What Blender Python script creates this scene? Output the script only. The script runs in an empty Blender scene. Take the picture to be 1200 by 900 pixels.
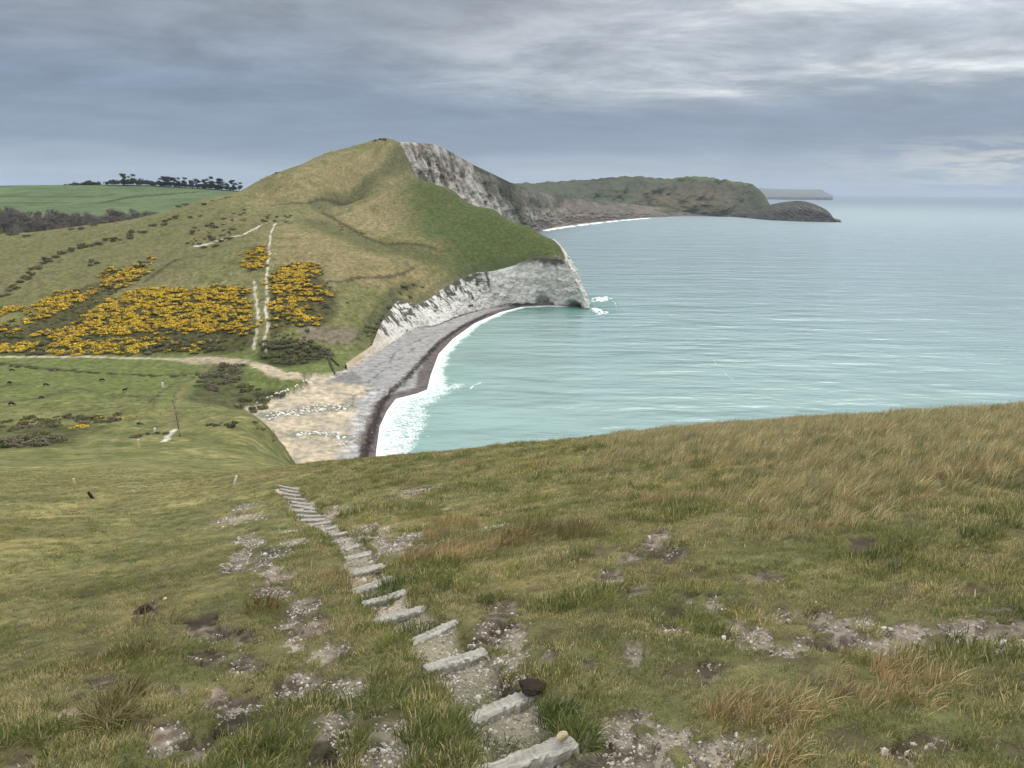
import bpy, bmesh, math, random
import numpy as np
from mathutils import Vector, Matrix
R = math.radians
rng = np.random.default_rng(7)
random.seed(7)
SC = bpy.context.scene
ROOT = SC.collection

# ------------------------------------------------------------------ camera
F = 880.0                      # focal length in pixels of the 1200 px wide photograph
HC = 100.0                     # eye height above the sea
EYE = 1.7
FOOT = HC - EYE
PITCH = math.atan(0.2575)
ROLL = R(0.5)
CP, SP = math.cos(PITCH), math.sin(PITCH)
CR, SR = math.cos(ROLL), math.sin(ROLL)

def uv(px, py):
    u, v = (np.asarray(px, float)-600)/F, (450-np.asarray(py, float))/F
    return u*CR - v*SR, u*SR + v*CR
def ray(px, py):
    u, v = uv(px, py)
    return u, CP+v*SP, -SP+v*CP
def P(px, py, Y):              # point on a sight line at forward distance Y
    a, b, c = ray(px, py); k = Y/b
    return np.array([a*k, Y+0*k, HC+c*k])
def Pz(px, py, z):             # point on a sight line at height z
    a, b, c = ray(px, py); k = (z-HC)/c
    return np.array([a*k, b*k, z+0*k])

cam_d = bpy.data.cameras.new('camera'); cam = bpy.data.objects.new('camera', cam_d); ROOT.objects.link(cam)
cam_d.sensor_width = 36; cam_d.lens = 36*F/1200; cam_d.clip_start = 0.05; cam_d.clip_end = 90000
cam.matrix_world = Matrix.Translation((0, 0, HC)) @ Matrix.Rotation(math.pi/2-PITCH, 4, 'X') @ Matrix.Rotation(ROLL, 4, 'Z')
SC.camera = cam

# ------------------------------------------------------------------ noise
_PERM = np.random.default_rng(11).permutation(1024)
_GC = np.cos(np.arange(1024)*2*math.pi/1024); _GS = np.sin(np.arange(1024)*2*math.pi/1024)
def noise2(x, y, seed=0):
    x = np.asarray(x, float); y = np.asarray(y, float)
    x0 = np.floor(x); y0 = np.floor(y); fx = x-x0; fy = y-y0
    xi = x0.astype(np.int64); yi = y0.astype(np.int64)
    ux = fx*fx*fx*(fx*(fx*6-15)+10); uy = fy*fy*fy*(fy*(fy*6-15)+10)
    def g(dx, dy):
        a = _PERM[(_PERM[(xi+dx+seed*57) & 1023]+yi+dy+seed*131) & 1023]
        return _GC[a]*(fx-dx) + _GS[a]*(fy-dy)
    a = g(0, 0)*(1-ux)+g(1, 0)*ux; b = g(0, 1)*(1-ux)+g(1, 1)*ux
    return (a*(1-uy)+b*uy)*1.5
def fbm(x, y, scale, octs=4, seed=0, gain=0.5):
    s = 0; amp = 1; n = 0; f = 1/scale
    for i in range(octs):
        s = s+amp*noise2(x*f, y*f, seed+i*17); n += amp; amp *= gain; f *= 2.03
    return s/n*1.3
def sstep(a, b, x):
    t = np.clip((x-a)/(b-a), 0, 1); return t*t*(3-2*t)
def pdist(x, y, line):         # distance to a polyline
    d = np.full(x.shape, 1e9)
    for (ax, ay), (bx, by) in zip(line[:-1], line[1:]):
        ex, ey = bx-ax, by-ay; L2 = ex*ex+ey*ey+1e-9
        t = np.clip(((x-ax)*ex+(y-ay)*ey)/L2, 0, 1)
        d = np.minimum(d, (x-ax-t*ex)**2+(y-ay-t*ey)**2)
    return np.sqrt(d)
def sdf(x, y, poly):           # signed distance, positive inside
    p = list(poly)+[poly[0]]
    ins = np.zeros(x.shape, bool)
    for (ax, ay), (bx, by) in zip(p[:-1], p[1:]):
        if ay == by: continue
        c = ((ay > y) != (by > y)) & (x < (bx-ax)*(y-ay)/(by-ay)+ax)
        ins ^= c
    d = pdist(x, y, p)
    return np.where(ins, d, -d)

# ------------------------------------------------------------------ land form: scattered heights joined by a thin plate
ctl = []
def c(px, py, Y): ctl.append(P(px, py, Y))
def cw(x, y, z): ctl.append(np.array([x, y, z]))
for th in (-55, -27, 0, 27, 50):               # the slope underfoot
    for r in (0.9, 4.0):
        x, y = r*math.sin(R(th)), r*math.cos(R(th)); cw(x, y, FOOT+0.12*x-0.35*y)
# steps line
for px, py, Y in ((585, 830, 4.05), (440, 672, 9.2), (350, 598, 21.5), (333, 572, 31)): c(px, py, Y)
# brow on the right and its far side
for px, py, Y in ((1250, 482, 19), (1200, 485, 19.5), (1000, 494, 24), (830, 504, 30), (700, 514, 37), (600, 523, 45), (520, 531, 53), (430, 539, 65), (345, 546, 76), (250, 558, 74)): 
    c(px, py, Y); c(px, py+10, Y*1.35)
for px, py, Y in ((1250, 600, 38), (1000, 590, 48), (830, 585, 60), (600, 575, 85), (430, 565, 115), (1250, 690, 75), (1000, 670, 85), (830, 645, 95), (600, 605, 130), (430, 575, 170)): c(px, py, Y)
cw(40, 12, 98); cw(90, 30, 92)
for px, pts in {
  -250: ((640, 25), (560, 80), (500, 230), (420, 420), (340, 560), (280, 760), (285, 950)),
  0: ((620, 21), (590, 37), (562, 80), (545, 128), (525, 180), (505, 232), (490, 262), (470, 300), (440, 372), (420, 425), (400, 455), (370, 500), (340, 555), (310, 620), (290, 690), (275, 760), (290, 900)),
  100: ((640, 18), (600, 34), (565, 80), (545, 130), (520, 192), (500, 242), (470, 305), (440, 375), (420, 428), (400, 452), (370, 495), (340, 550), (310, 615), (285, 690), (264, 780), (278, 900)),
  200: ((600, 28), (563, 72), (546, 130), (520, 192), (500, 238), (480, 276), (450, 345), (425, 420), (405, 445), (370, 490), (340, 540), (310, 600), (280, 680), (247, 800), (258, 900)),
  250: ((562, 105), (542, 160), (512, 212), (496, 238), (486, 262), (462, 335), (430, 418), (410, 440), (370, 485), (330, 550), (290, 640), (262, 720), (232, 820), (248, 930)),
  300: ((555, 76), (562, 110), (543, 168), (520, 212), (500, 236), (488, 252), (455, 370), (430, 412), (412, 435)),
  312: ((370, 478), (330, 540), (290, 625), (265, 700), (245, 780), (230, 840), (207, 900), (228, 1000)),
  340: ((546, 240), (440, 398), (410, 432)),
  380: ((432, 420), (410, 444), (380, 475), (340, 530), (300, 600), (265, 700), (250, 760), (240, 800), (215, 870), (195, 940), (180, 1000), (200, 1110)),
  425: ((415, 445), (395, 462),),
  440: ((380, 490), (350, 535), (320, 585), (300, 630), (280, 680), (250, 740), (226, 800), (246, 848), (222, 905), (208, 930), (190, 980), (164, 1060), (185, 1150)),
  485: ((337, 592), (318, 615), (300, 640), (270, 690), (240, 745), (209, 800), (230, 860), (222, 960), (205, 1000)),
  470: ((168, 1062),), 500: ((232, 930), (235, 1060)), 515: ((250, 990),),
  530: ((332, 622), (300, 660), (270, 705), (240, 760), (222, 800), (262, 860), (275, 1000)),
  580: ((332, 655), (310, 675), (290, 695), (265, 730), (246, 765), (292, 825), (300, 950), (300, 1200)),
  620: ((318, 672), (295, 695), (275, 725), (263, 745), (330, 805)),
  660: ((292, 698), (310, 760)), 645: ((280, 722),),
 }.items():
    for py, Y in pts: c(px, py, Y)
for q in ((350, 452), (325, 462), (300, 475), (372, 442), (395, 436), (240, 452), (270, 470)): ctl.append(Pz(*q, 6.0))
for q in ((330, 440), (360, 436), (300, 436)): ctl.append(Pz(*q, 8.0))
for q in ((410, 240, 800), (410, 256, 845), (410, 233, 895), (465, 216, 800), (465, 238, 855), (465, 207, 965)): c(*q)
cw(-700, 1250, 60); cw(-300, 1400, 60)
ctl = np.array(ctl)
def _feat(x, y):
    r = np.sqrt(x*x+y*y)+1e-6
    return np.arctan2(x, y)*1.15, np.log(r)*0.62, r
_fa, _fb, _fr = _feat(ctl[:, 0], ctl[:, 1])
_fs = (ctl[:, 2]-FOOT)/_fr
def _phi(d2): return np.where(d2 > 0, d2*np.log(d2+1e-12), 0)
_n = len(ctl)
_A = np.zeros((_n+3, _n+3))
_A[:_n, :_n] = _phi((_fa[:, None]-_fa)**2+(_fb[:, None]-_fb)**2)+np.eye(_n)*2e-4
_A[:_n, _n] = 1; _A[:_n, _n+1] = _fa; _A[:_n, _n+2] = _fb; _A[_n:, :_n] = _A[:_n, _n:].T
_w = np.linalg.solve(_A, np.concatenate([_fs, np.zeros(3)]))
def L(x, y):
    sh = np.shape(x); x = np.asarray(x, float).ravel(); y = np.asarray(y, float).ravel()
    a, b, r = _feat(x, y); out = np.empty(len(x))
    for i in range(0, len(x), 40000):
        aa = a[i:i+40000].astype(np.float32); bb = b[i:i+40000].astype(np.float32)
        d2 = (aa[:, None]-_fa.astype(np.float32))**2+(bb[:, None]-_fb.astype(np.float32))**2
        out[i:i+40000] = (d2*np.log(d2+1e-9))@_w[:_n].astype(np.float32)+_w[_n]+_w[_n+1]*aa+_w[_n+2]*bb
    return (FOOT+out*r).reshape(sh)
def hit(px, py, y0=1.5, y1=1300):   # first land met by a sight line
    a, b, cc = ray(px, py)
    Y = np.geomspace(y0, y1, 1500); k = Y/b
    X = a*k; Z = HC+cc*k; H = L(X, Y)
    i = np.argmax(Z < H) if (Z < H).any() else len(Y)-1
    if i == 0: i = 1
    e0, e1 = Z[i-1]-H[i-1], Z[i]-H[i]; t = e0/(e0-e1+1e-9); t = min(max(t, 0), 1)
    return np.array([X[i-1]+(X[i]-X[i-1])*t, Y[i-1]+(Y[i]-Y[i-1])*t, H[i-1]+(H[i]-H[i-1])*t])
def hits(pts, y0=1.5, y1=1300): return [tuple(hit(px, py, y0, y1)[:2]) for px, py in pts]
def flat(pts, z): return [tuple(Pz(px, py, z)[:2]) for px, py in pts]

# ------------------------------------------------------------------ coast
# chalk cliff: (foot px, py, z of foot, top px, py, extra depth of the top)
CL = [((408, 433), 4.5, (405, 428), 4), ((425, 421), 4.5, (422, 414), 4), ((440, 411), 4.5, (436, 400), 5), ((465, 396), 4.5, (450, 374), 7), ((487, 382), 4.5, (466, 346), 9),
      ((510, 379), 4, (490, 332), 9), ((540, 367), 4, (522, 331), 9), ((575, 358.5), 3, (560, 331), 8), ((605, 357), 2, (590, 327), 8), ((640, 357.5), 0, (625, 317), 9),
      ((668, 360), 0, (652, 305), 11), ((690, 362.5), 0, (664, 289), 22)]
c_foot, c_top = [], []
for (bx, by), bz, (tx, ty), dy in CL:
    b = Pz(bx, by, bz); c_foot.append(b); c_top.append(P(tx, ty, b[1]+dy))
tipx = c_foot[-1]
for dx, dy in ((4, 22), (2, 60), (-10, 120), (-30, 200)):
    b = np.array([tipx[0]+dx, tipx[1]+dy, 0.0]); c_foot.append(b)
    t = np.array([c_top[-1][0]-(1 if dy < 50 else 8), b[1]+14, 0]); t[2] = L(t[0], t[1]); c_top.append(t)
c_foot = np.array(c_foot); c_top = np.array(c_top)
hid = [(420, 60), (200, 100), (100, 120), (50, 140), (15, 165), (-15, 190), (-48, 222)]
bank = [tuple(P(345, 541, 250)[:2]), tuple(P(338, 520, 252)[:2]), tuple(P(325, 502, 254)[:2]), tuple(P(305, 491, 258)[:2])] + flat([(288, 486), (272, 484), (275, 479), (292, 478), (312, 472), (332, 463), (350, 456), (362, 450), (352, 444), (372, 440), (392, 437)], 5)
COAST = hid+bank+[tuple(t[:2]) for t in c_top]+[(20, 1000), (-40, 1400), (-1700, 1400), (-1700, -60), (420, -60)]
WL_VIS = [(444, 545), (444, 530), (448, 500), (456, 482), (466, 468), (490, 462), (503, 457), (507, 440), (516, 415), (533, 397), (558, 379), (588, 366), (612, 360), (640, 358.5)]
WL = flat(WL_VIS, 0)
WLP = [(-20, 215)]+WL+[tuple(c_foot[10][:2]+np.array([-5, 6])), (0, 780), (-350, 700), (-350, 250), (-60, 190)]

# ------------------------------------------------------------------ steps on the path
ST = [((560, 906), (672, 869)), ((545, 847), (624, 811)), ((500, 783), (568, 762)), ((470, 755), (535, 731)), ((440, 730), (500, 714)), ((427, 709), (475, 695)),
      ((414, 693), (460, 680)), ((403, 676), (450, 664)), ((401, 657), (436, 648)), ((392, 646), (426, 639)), ((385, 638), (414, 632)), ((378, 630), (407, 624)),
      ((369, 623), (397, 617)), ((361, 617), (392, 611)), ((353, 612), (380, 607.5)), ((348, 606.5), (376, 603)), ((346, 601.5), (373, 598.5)), ((344, 596), (371, 594)), ((341, 591), (364, 589)), ((336, 586), (357, 584)),
      ((332, 581), (352, 579)), ((329, 576), (349, 574.5)), ((327, 572), (346, 570.5))]
steps = []
for a, b in ST:
    p = hit(*a, 1.5, 90); q = hit(*b, 1.5, 90); steps.append((p, q))
# even out the spacing where sight lines graze the ground
smid = np.array([(p+q)/2 for p, q in steps])
PATHL = [tuple(m[:2]) for m in smid]

def path_coord(x, y):          # distance along and beside the stepped path
    best = np.full(x.shape, 1e9); al = np.zeros(x.shape); acc = 0
    ln = [tuple(smid[0][:2]*2-smid[1][:2])]+PATHL+[tuple(smid[-1][:2]*2-smid[-2][:2])]
    for i, ((ax, ay), (bx, by)) in enumerate(zip(ln[:-1], ln[1:])):
        ex, ey = bx-ax, by-ay; l2 = ex*ex+ey*ey
        t = np.clip(((x-ax)*ex+(y-ay)*ey)/l2, 0, 1); d = np.hypot(x-ax-t*ex, y-ay-t*ey)
        m = d < best; best = np.where(m, d, best); al = np.where(m, i-1+t, al)
    return best, al            # al: step index (0 at the nearest step)

# ------------------------------------------------------------------ ground sheet
th = np.concatenate([np.linspace(-62, -39, 90, endpoint=False), np.linspace(-39, 39, 1120), np.linspace(39, 62, 91)[1:]])
rr = np.concatenate([np.linspace(0.15, 1.2, 14, endpoint=False), np.geomspace(1.2, 1420, 1180)])
TH, RR = np.meshgrid(np.radians(th), rr)
X = RR*np.sin(TH); Y = RR*np.cos(TH)
H = L(X, Y); Lraw = H.copy()
NR, NT = X.shape
# small relief
near = 1-sstep(30, 90, RR)
far = sstep(120, 300, RR)
mid = (1-near)*1.0
hum = fbm(X, Y, 1.3, 3, 3)*0.075*(1-sstep(20, 60, RR))+fbm(X, Y, 0.28, 2, 9)*0.018*(1-sstep(6, 25, RR))
hum += fbm(X, Y, 7, 3, 5)*0.16*sstep(4, 12, RR)*(1-sstep(60, 140, RR))
terr = np.sin(Lraw*5.5+fbm(X, Y, 9, 3, 21)*7)*0.05*sstep(10, 30, RR)*(1-sstep(120, 220, RR))
hum += terr*sstep(0.0, 0.5, fbm(X, Y, 14, 2, 8)+0.35)
hum += (fbm(X, Y, 40, 4, 31)*1.1+fbm(X, Y, 9, 3, 37)*0.5+np.abs(fbm(X, Y, 3.4, 3, 39))*0.55)*far+np.sin(Lraw*2.1+fbm(X, Y, 30, 3, 22)*9)*.14*far*sstep(0, .4, fbm(X, Y, 50, 2, 23)+.15)
edge = 1-sstep(10, 60, np.hypot(X-c_top[10][0], (Y-c_top[10][1])*0.3))
H = H+hum

def near_mask(rmax): return RR < rmax
def zone(fn, lo, hi, box=None):     # evaluate fn only where it can matter
    m = (RR > lo) & (RR < hi)
    if box is not None:
        bx = np.array(box); mg = 45; m &= (X > bx[:, 0].min()-mg) & (X < bx[:, 0].max()+mg) & (Y > bx[:, 1].min()-mg) & (Y < bx[:, 1].max()+mg)
    out = np.full(X.shape, -1e9); out[m] = fn(X[m], Y[m]); return out

# stepped path cut into the slope
dpath = np.full(X.shape, 1e9); apath = np.zeros(X.shape)
m = (RR < 60) & (np.abs(np.degrees(TH)+10) < 30)
dpath[m], apath[m] = path_coord(X[m], Y[m])
half = np.array([np.linalg.norm((q-p)[:2])/2 for p, q in steps])
hw = np.interp(apath, np.arange(len(half)), half)*0.72
on = (1-sstep(0.7, 1.5, dpath/np.maximum(hw, .2)))*((apath > -1.0) & (apath < len(steps)-1))
k = np.clip(np.ceil(apath-0.02), 0, len(steps)-1).astype(int)
dz_ = smid[np.maximum(k-1, 0), 2]-smid[k, 2]
tread = smid[k, 2]+(k-apath)*np.clip(dz_, 0, .5)*0.5-0.045
H = np.where(m, H*(1-on)+(tread+hum*0.5)*on, H)
STEP_ON = on

sd_c = zone(lambda x, y: sdf(x, y, COAST), 60, 1400); sd_c[RR <= 60] = 50
CIDX = c_top[4:15]; dcl = zone(lambda x, y: pdist(x, y, [tuple(p[:2]) for p in CIDX]), 350, 1400, c_top[:, :2]); dcl[RR <= 350] = 1e9; dcl[dcl < 0] = 1e9
sd_c = sd_c-4.0*(1-sstep(8, 16, dcl))
sd_c = sd_c+fbm(X, Y, 6, 3, 71)*1.2*((sd_c > -12) & (sd_c < 12))
sd_w = zone(lambda x, y: sdf(x, y, WLP), 120, 1000)
B = np.where(sd_w > 0, np.minimum(sd_w*0.085, 4.6+fbm(X, Y, 25, 2, 4)*0.3), np.maximum(sd_w*0.2, -6))
B += (fbm(X, Y, 5, 3, 44)*0.12)*(sd_w > 2)
wl = sstep(-0.8, 0.8, sd_c)
H = np.where((RR > 200) & (sd_c > -3), np.maximum(H, 4.4+hum*0.3), H)
H = np.where(RR > 60, H*wl+B*(1-wl), H)
BEACH = (sd_c < 0) & (RR > 60)

# ------------------------------------------------------------------ ground colours (own colours, plus one shaded shingle patch)
def mix(a, b, t): return a*(1-t[..., None])+np.asarray(b)*t[..., None]
N1 = fbm(X, Y, 60, 4, 101); N2 = fbm(X, Y, 14, 4, 102); N3 = fbm(X, Y, 3.2, 4, 103); N4 = fbm(X, Y, 0.7, 3, 104); N5 = fbm(X, Y, 0.16, 2, 105)
GREEN = (.120, .130, .045); PALE = (.168, .162, .072); STRAW = (.265, .225, .105); DARK = (.040, .058, .014); SCRUB = (.050, .050, .022)
PATH = (.40, .345, .25); CHALK = (.62, .575, .49); SOIL = (.088, .067, .050); GRIT = (.34, .29, .235)
col = np.zeros(X.shape+(3,)); col[:] = GREEN
def poly(pts, soft, y0, y1, nz=0.0, lo=100, hi=1400, at=None):
    pp = hits(pts, y0, y1) if at is None else flat(pts, at)
    d = zone(lambda x, y: sdf(x, y, pp), lo, hi, pp)
    return sstep(-soft, soft, d+N2*nz)
def line(pts, w, soft, y0, y1, nz=0.0, lo=60, hi=1400, at=None):
    pp = hits(pts, y0, y1) if at is None else flat(pts, at)
    d = -zone(lambda x, y: -pdist(x, y, pp), lo, hi, pp)
    return 1-sstep(w-soft, w+soft, d+N3*nz)
# general mottling
farm = sstep(60, 130, RR)
col = mix(col, PALE, np.clip(0.45+N2*0.9, 0, 1)*0.8)
col = mix(col, STRAW, np.clip(N3*0.9+N2*0.5-0.15, 0, 1)*0.55)
hill = sstep(440, 560, Y)
col = mix(col, (.165, .150, .070), hill*np.clip(0.55+N1*0.9+N2*0.4, 0, 1))
# valley meadow is greener
mead = sstep(255, 340, Y)*(1-sstep(425, 450, Y))
col = mix(col, (.110, .136, .043), mead*np.clip(0.85+N2*0.3, 0, 1))
# straw coloured slopes
for pts in ([(330, 262), (420, 292), (505, 315), (530, 335), (470, 338), (330, 352), (322, 300)], [(390, 255), (440, 232), (475, 215), (490, 240), (480, 270), (440, 280)], [(300, 240), (330, 210), (400, 178), (460, 178), (480, 205), (420, 232), (340, 240)]):
    col = mix(col, (.215, .178, .088), poly(pts, 18, 520, 1100, 14)*np.clip(0.75+N2*0.5, 0, 1))
col = mix(col, (.095, .098, .042), poly([(345, 256), (380, 258), (430, 280), (500, 293), (520, 300), (520, 312), (490, 307), (430, 294), (380, 274)], 5, 520, 900, 6)*np.clip(.75+N3*.6, 0, 1))
col = mix(col, (.088, .092, .042), poly([(378, 251), (430, 228), (486, 205), (482, 184), (440, 200), (390, 224), (360, 240)], 6, 760, 1100, 6)*.85)
col = mix(col, (.235, .20, .105), poly([(390, 254), (440, 231), (480, 212), (478, 240), (470, 270), (440, 276), (405, 262)], 8, 560, 860, 6)*np.clip(.65+N2*.5, 0, 1))
# fresh dark green flank of the spur
sp = poly([(478, 214), (492, 207), (530, 219), (580, 244), (622, 263), (668, 290), (655, 308), (620, 318), (575, 332), (540, 330), (515, 292), (482, 262)], 26, 560, 900, 22)
col = mix(col, (.070, .092, .030), sp*np.clip(0.92+N2*0.35, 0, 1))
col = mix(col, (.040, .060, .014), sp*np.clip(N3*1.2+N2*0.4, 0, 1)*0.6)
col = mix(col, (.052, .046, .024), poly([(655, 308), (664, 291), (668, 300), (645, 318), (600, 332), (570, 336)], 5, 560, 900, 5)*0.8)
# left flank rough grazing
lf = poly([(-200, 300), (120, 262), (250, 240), (310, 262), (250, 310), (100, 345), (-200, 380)], 20, 480, 1000, 12)
col = mix(col, (.070, .074, .028), lf*np.clip(0.2+N2*1.5+N3*0.7, 0, 1)*0.8)
# ramparts and old terraces
for pts, w in (([(378, 250), (400, 262), (425, 277), (460, 287), (505, 290), (518, 294)], 1.6), ([(300, 354), (355, 331), (400, 330), (440, 325), (486, 314)], 1.1), ([(318, 241), (360, 239), (411, 237)], 1.8), ([(310, 262), (332, 259), (340, 262)], 1.0), ([(170, 330), (205, 305), (235, 300)], 1.4), ([(322, 204), (345, 192), (370, 182), (400, 173), (440, 165)], 3.0)):
    col = mix(col, (.062, .050, .026), line(pts, w*1.5, 1.5, 500, 1200, 1.2)*0.9)
col = mix(col, (.22, .19, .085), line([(400, 255), (430, 270), (470, 281), (508, 284), (516, 292)], 2.0, 2.0, 560, 900, 1)*0.6)
# dark heath/gorse floor
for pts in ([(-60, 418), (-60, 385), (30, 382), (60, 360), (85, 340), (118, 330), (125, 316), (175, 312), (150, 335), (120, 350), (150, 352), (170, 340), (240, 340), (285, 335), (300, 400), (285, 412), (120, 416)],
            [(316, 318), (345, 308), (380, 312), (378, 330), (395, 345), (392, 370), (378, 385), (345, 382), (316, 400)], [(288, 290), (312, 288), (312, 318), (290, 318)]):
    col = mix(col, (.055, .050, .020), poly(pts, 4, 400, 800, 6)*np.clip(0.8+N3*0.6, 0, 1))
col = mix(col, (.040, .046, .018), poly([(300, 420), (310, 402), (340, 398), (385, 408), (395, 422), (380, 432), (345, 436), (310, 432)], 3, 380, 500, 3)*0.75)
col = mix(col, (.19, .155, .12), poly([(352, 398), (352, 385), (375, 381), (408, 384), (428, 393), (420, 402), (385, 404)], 3, 380, 560, 4)*np.clip(0.75+N3*0.4, 0, 1))
col = mix(col, (.038, .045, .018), poly([(425, 400), (452, 370), (466, 345), (490, 332), (470, 330), (445, 352), (425, 380), (415, 400)], 4, 400, 640, 6)*np.clip(0.7+N3*0.6, 0, 1))
# gully of the stream
col = mix(col, (.050, .046, .024), poly([(245, 434), (288, 430), (282, 445), (290, 462), (320, 455), (345, 462), (330, 470), (285, 480), (235, 478), (215, 468)], 3, 300, 420, 4)*np.clip(0.65+N3*0.7, 0, 1))
col = mix(col, (.042, .046, .02), poly([(-60, 500), (60, 498), (130, 500), (90, 516), (75, 528), (80, 540), (40, 548), (-60, 552)], 4, 180, 330, 4)*np.clip(0.6+N3*0.8, 0, 1))
col = mix(col, (.052, .046, .022), line([(0, 428), (60, 434), (120, 438), (180, 441), (240, 442)], 1.6, 1.5, 330, 460, 1.5)*0.9)
for pts in ([(0, 452), (30, 450)], [(0, 472), (40, 468), (75, 458)], [(95, 456), (110, 460)], [(140, 464), (170, 464), (185, 465)], [(90, 481), (140, 477)]):
    col = mix(col, (.075, .060, .034), line(pts, 2.2, 2.2, 250, 460, 2.5)*0.75)
# tracks and paths
PATHM = np.zeros(X.shape)
def path(pts, w, soft, y0, y1, colr, nz=0.6, amt=1.0, solid=False):
    global col, PATHM
    mk = line(pts, w, soft, y0, y1, nz)*amt; col = mix(col, colr, mk)
    if solid: PATHM = np.maximum(PATHM, mk)
path([(-120, 420), (0, 421), (100, 421), (200, 424), (245, 427), (285, 429)], 2.2, 0.8, 330, 470, PATH, 0.8, 0.85, True)
pk = poly([(190, 422), (250, 421), (292, 424), (290, 432), (262, 434), (225, 433)], 2, 330, 470, 2); col = mix(col, (.33, .27, .20), pk*0.85); PATHM = np.maximum(PATHM, pk)
pk = poly([(286, 428), (302, 427), (325, 434), (352, 438), (400, 437), (402, 443), (362, 446), (330, 444), (312, 440)], 1.5, 330, 470, 1.5); col = mix(col, (.42, .35, .26), pk*0.9); PATHM = np.maximum(PATHM, pk)
path([(248, 435), (225, 448), (208, 465), (203, 485), (203, 505)], 1.3, 1.0, 230, 430, (.17, .15, .075), 0.8, 0.8)
path([(228, 444), (195, 456), (180, 466), (172, 476)], 0.6, 0.5, 230, 430, (.07, .06, .03), 0.5, 0.8)
path([(180, 480), (181, 470), (190, 460)], 0.4, 0.4, 230, 430, (.07, .06, .03), 0.5, 0.6)
path([(318, 262), (316, 290), (313, 330), (312, 400)], 2.2, 1.6, 400, 800, (.17, .15, .07), 1.3, 0.7)
path([(323, 262), (317, 275), (315, 300), (312, 330), (313, 352), (311, 365), (314, 382), (310, 396), (313, 412)], 0.7, 0.5, 400, 800, CHALK, 2.0, 0.8)
path([(298, 330), (300, 350), (303, 378), (299, 400), (297, 410)], 0.7, 0.5, 400, 800, CHALK, 2.0, 0.6)
path([(228, 289), (250, 284), (265, 280), (285, 275), (300, 268), (304, 265)], 1.5, 0.7, 520, 900, CHALK, 0.8, 0.9)
path([(304, 265), (330, 256), (345, 258)], 1.0, 0.6, 520, 900, (.30, .25, .14), 0.8, 0.6)
path([(205, 505), (197, 512), (192, 518)], 0.7, 0.6, 180, 300, CHALK, 0.9, 0.8)
for pts in ([(206, 478), (209, 500), (211, 512)], [(216, 515), (236, 518)], [(206, 462), (203, 478)]): path(pts, 0.4, 0.35, 200, 330, (.07, .065, .035), 0.5, 0.4)

# ---- near slope
nz5 = N4*0.5+N5*0.5
def patch(px, py, w, h, ang=0.0):   # worn patch: ellipse on the ground
    cpt = hit(px, py, 1.5, 100)
    e1 = hit(px+w, py, 1.5, 100); e2 = hit(px, py+h, 1.5, 100)
    return cpt, max(np.linalg.norm((e1-cpt)[:2]), .04)*1.25, max(min(np.linalg.norm((e2-cpt)[:2]), 3.0), .04)*1.25
GRAV = np.zeros(X.shape); BARE = np.zeros(X.shape)
def worn(px, py, w, h, grit, soil=0.9, dig=0.03):
    global col, GRAV, BARE, H
    (cx, cy, cz), rx, ry = patch(px, py, w, h)
    r = math.hypot(cx, cy); er = np.array([cx, cy])/r; et = np.array([er[1], -er[0]])
    m = np.hypot(X-cx, Y-cy) < 2.2*max(rx, ry)
    dx, dy = X[m]-cx, Y[m]-cy
    d = np.sqrt(((dx*et[0]+dy*et[1])/rx)**2+((dx*er[0]+dy*er[1])/ry)**2)
    mk = 1-sstep(0.72, 1.0, d+nz5[m]*1.5+N3[m]*0.3)
    g = np.clip(grit+.12+N4[m]*1.2+N5[m]*1.1, 0, 1)
    cc = col[m]; cc = mix(cc, SOIL, mk*soil); cc = mix(cc, GRIT, mk*g*0.8); col[m] = cc
    GRAV[m] = np.maximum(GRAV[m], mk*np.clip(grit+.15, 0, 1)); BARE[m] = np.maximum(BARE[m], mk); H[m] -= mk*dig
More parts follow.
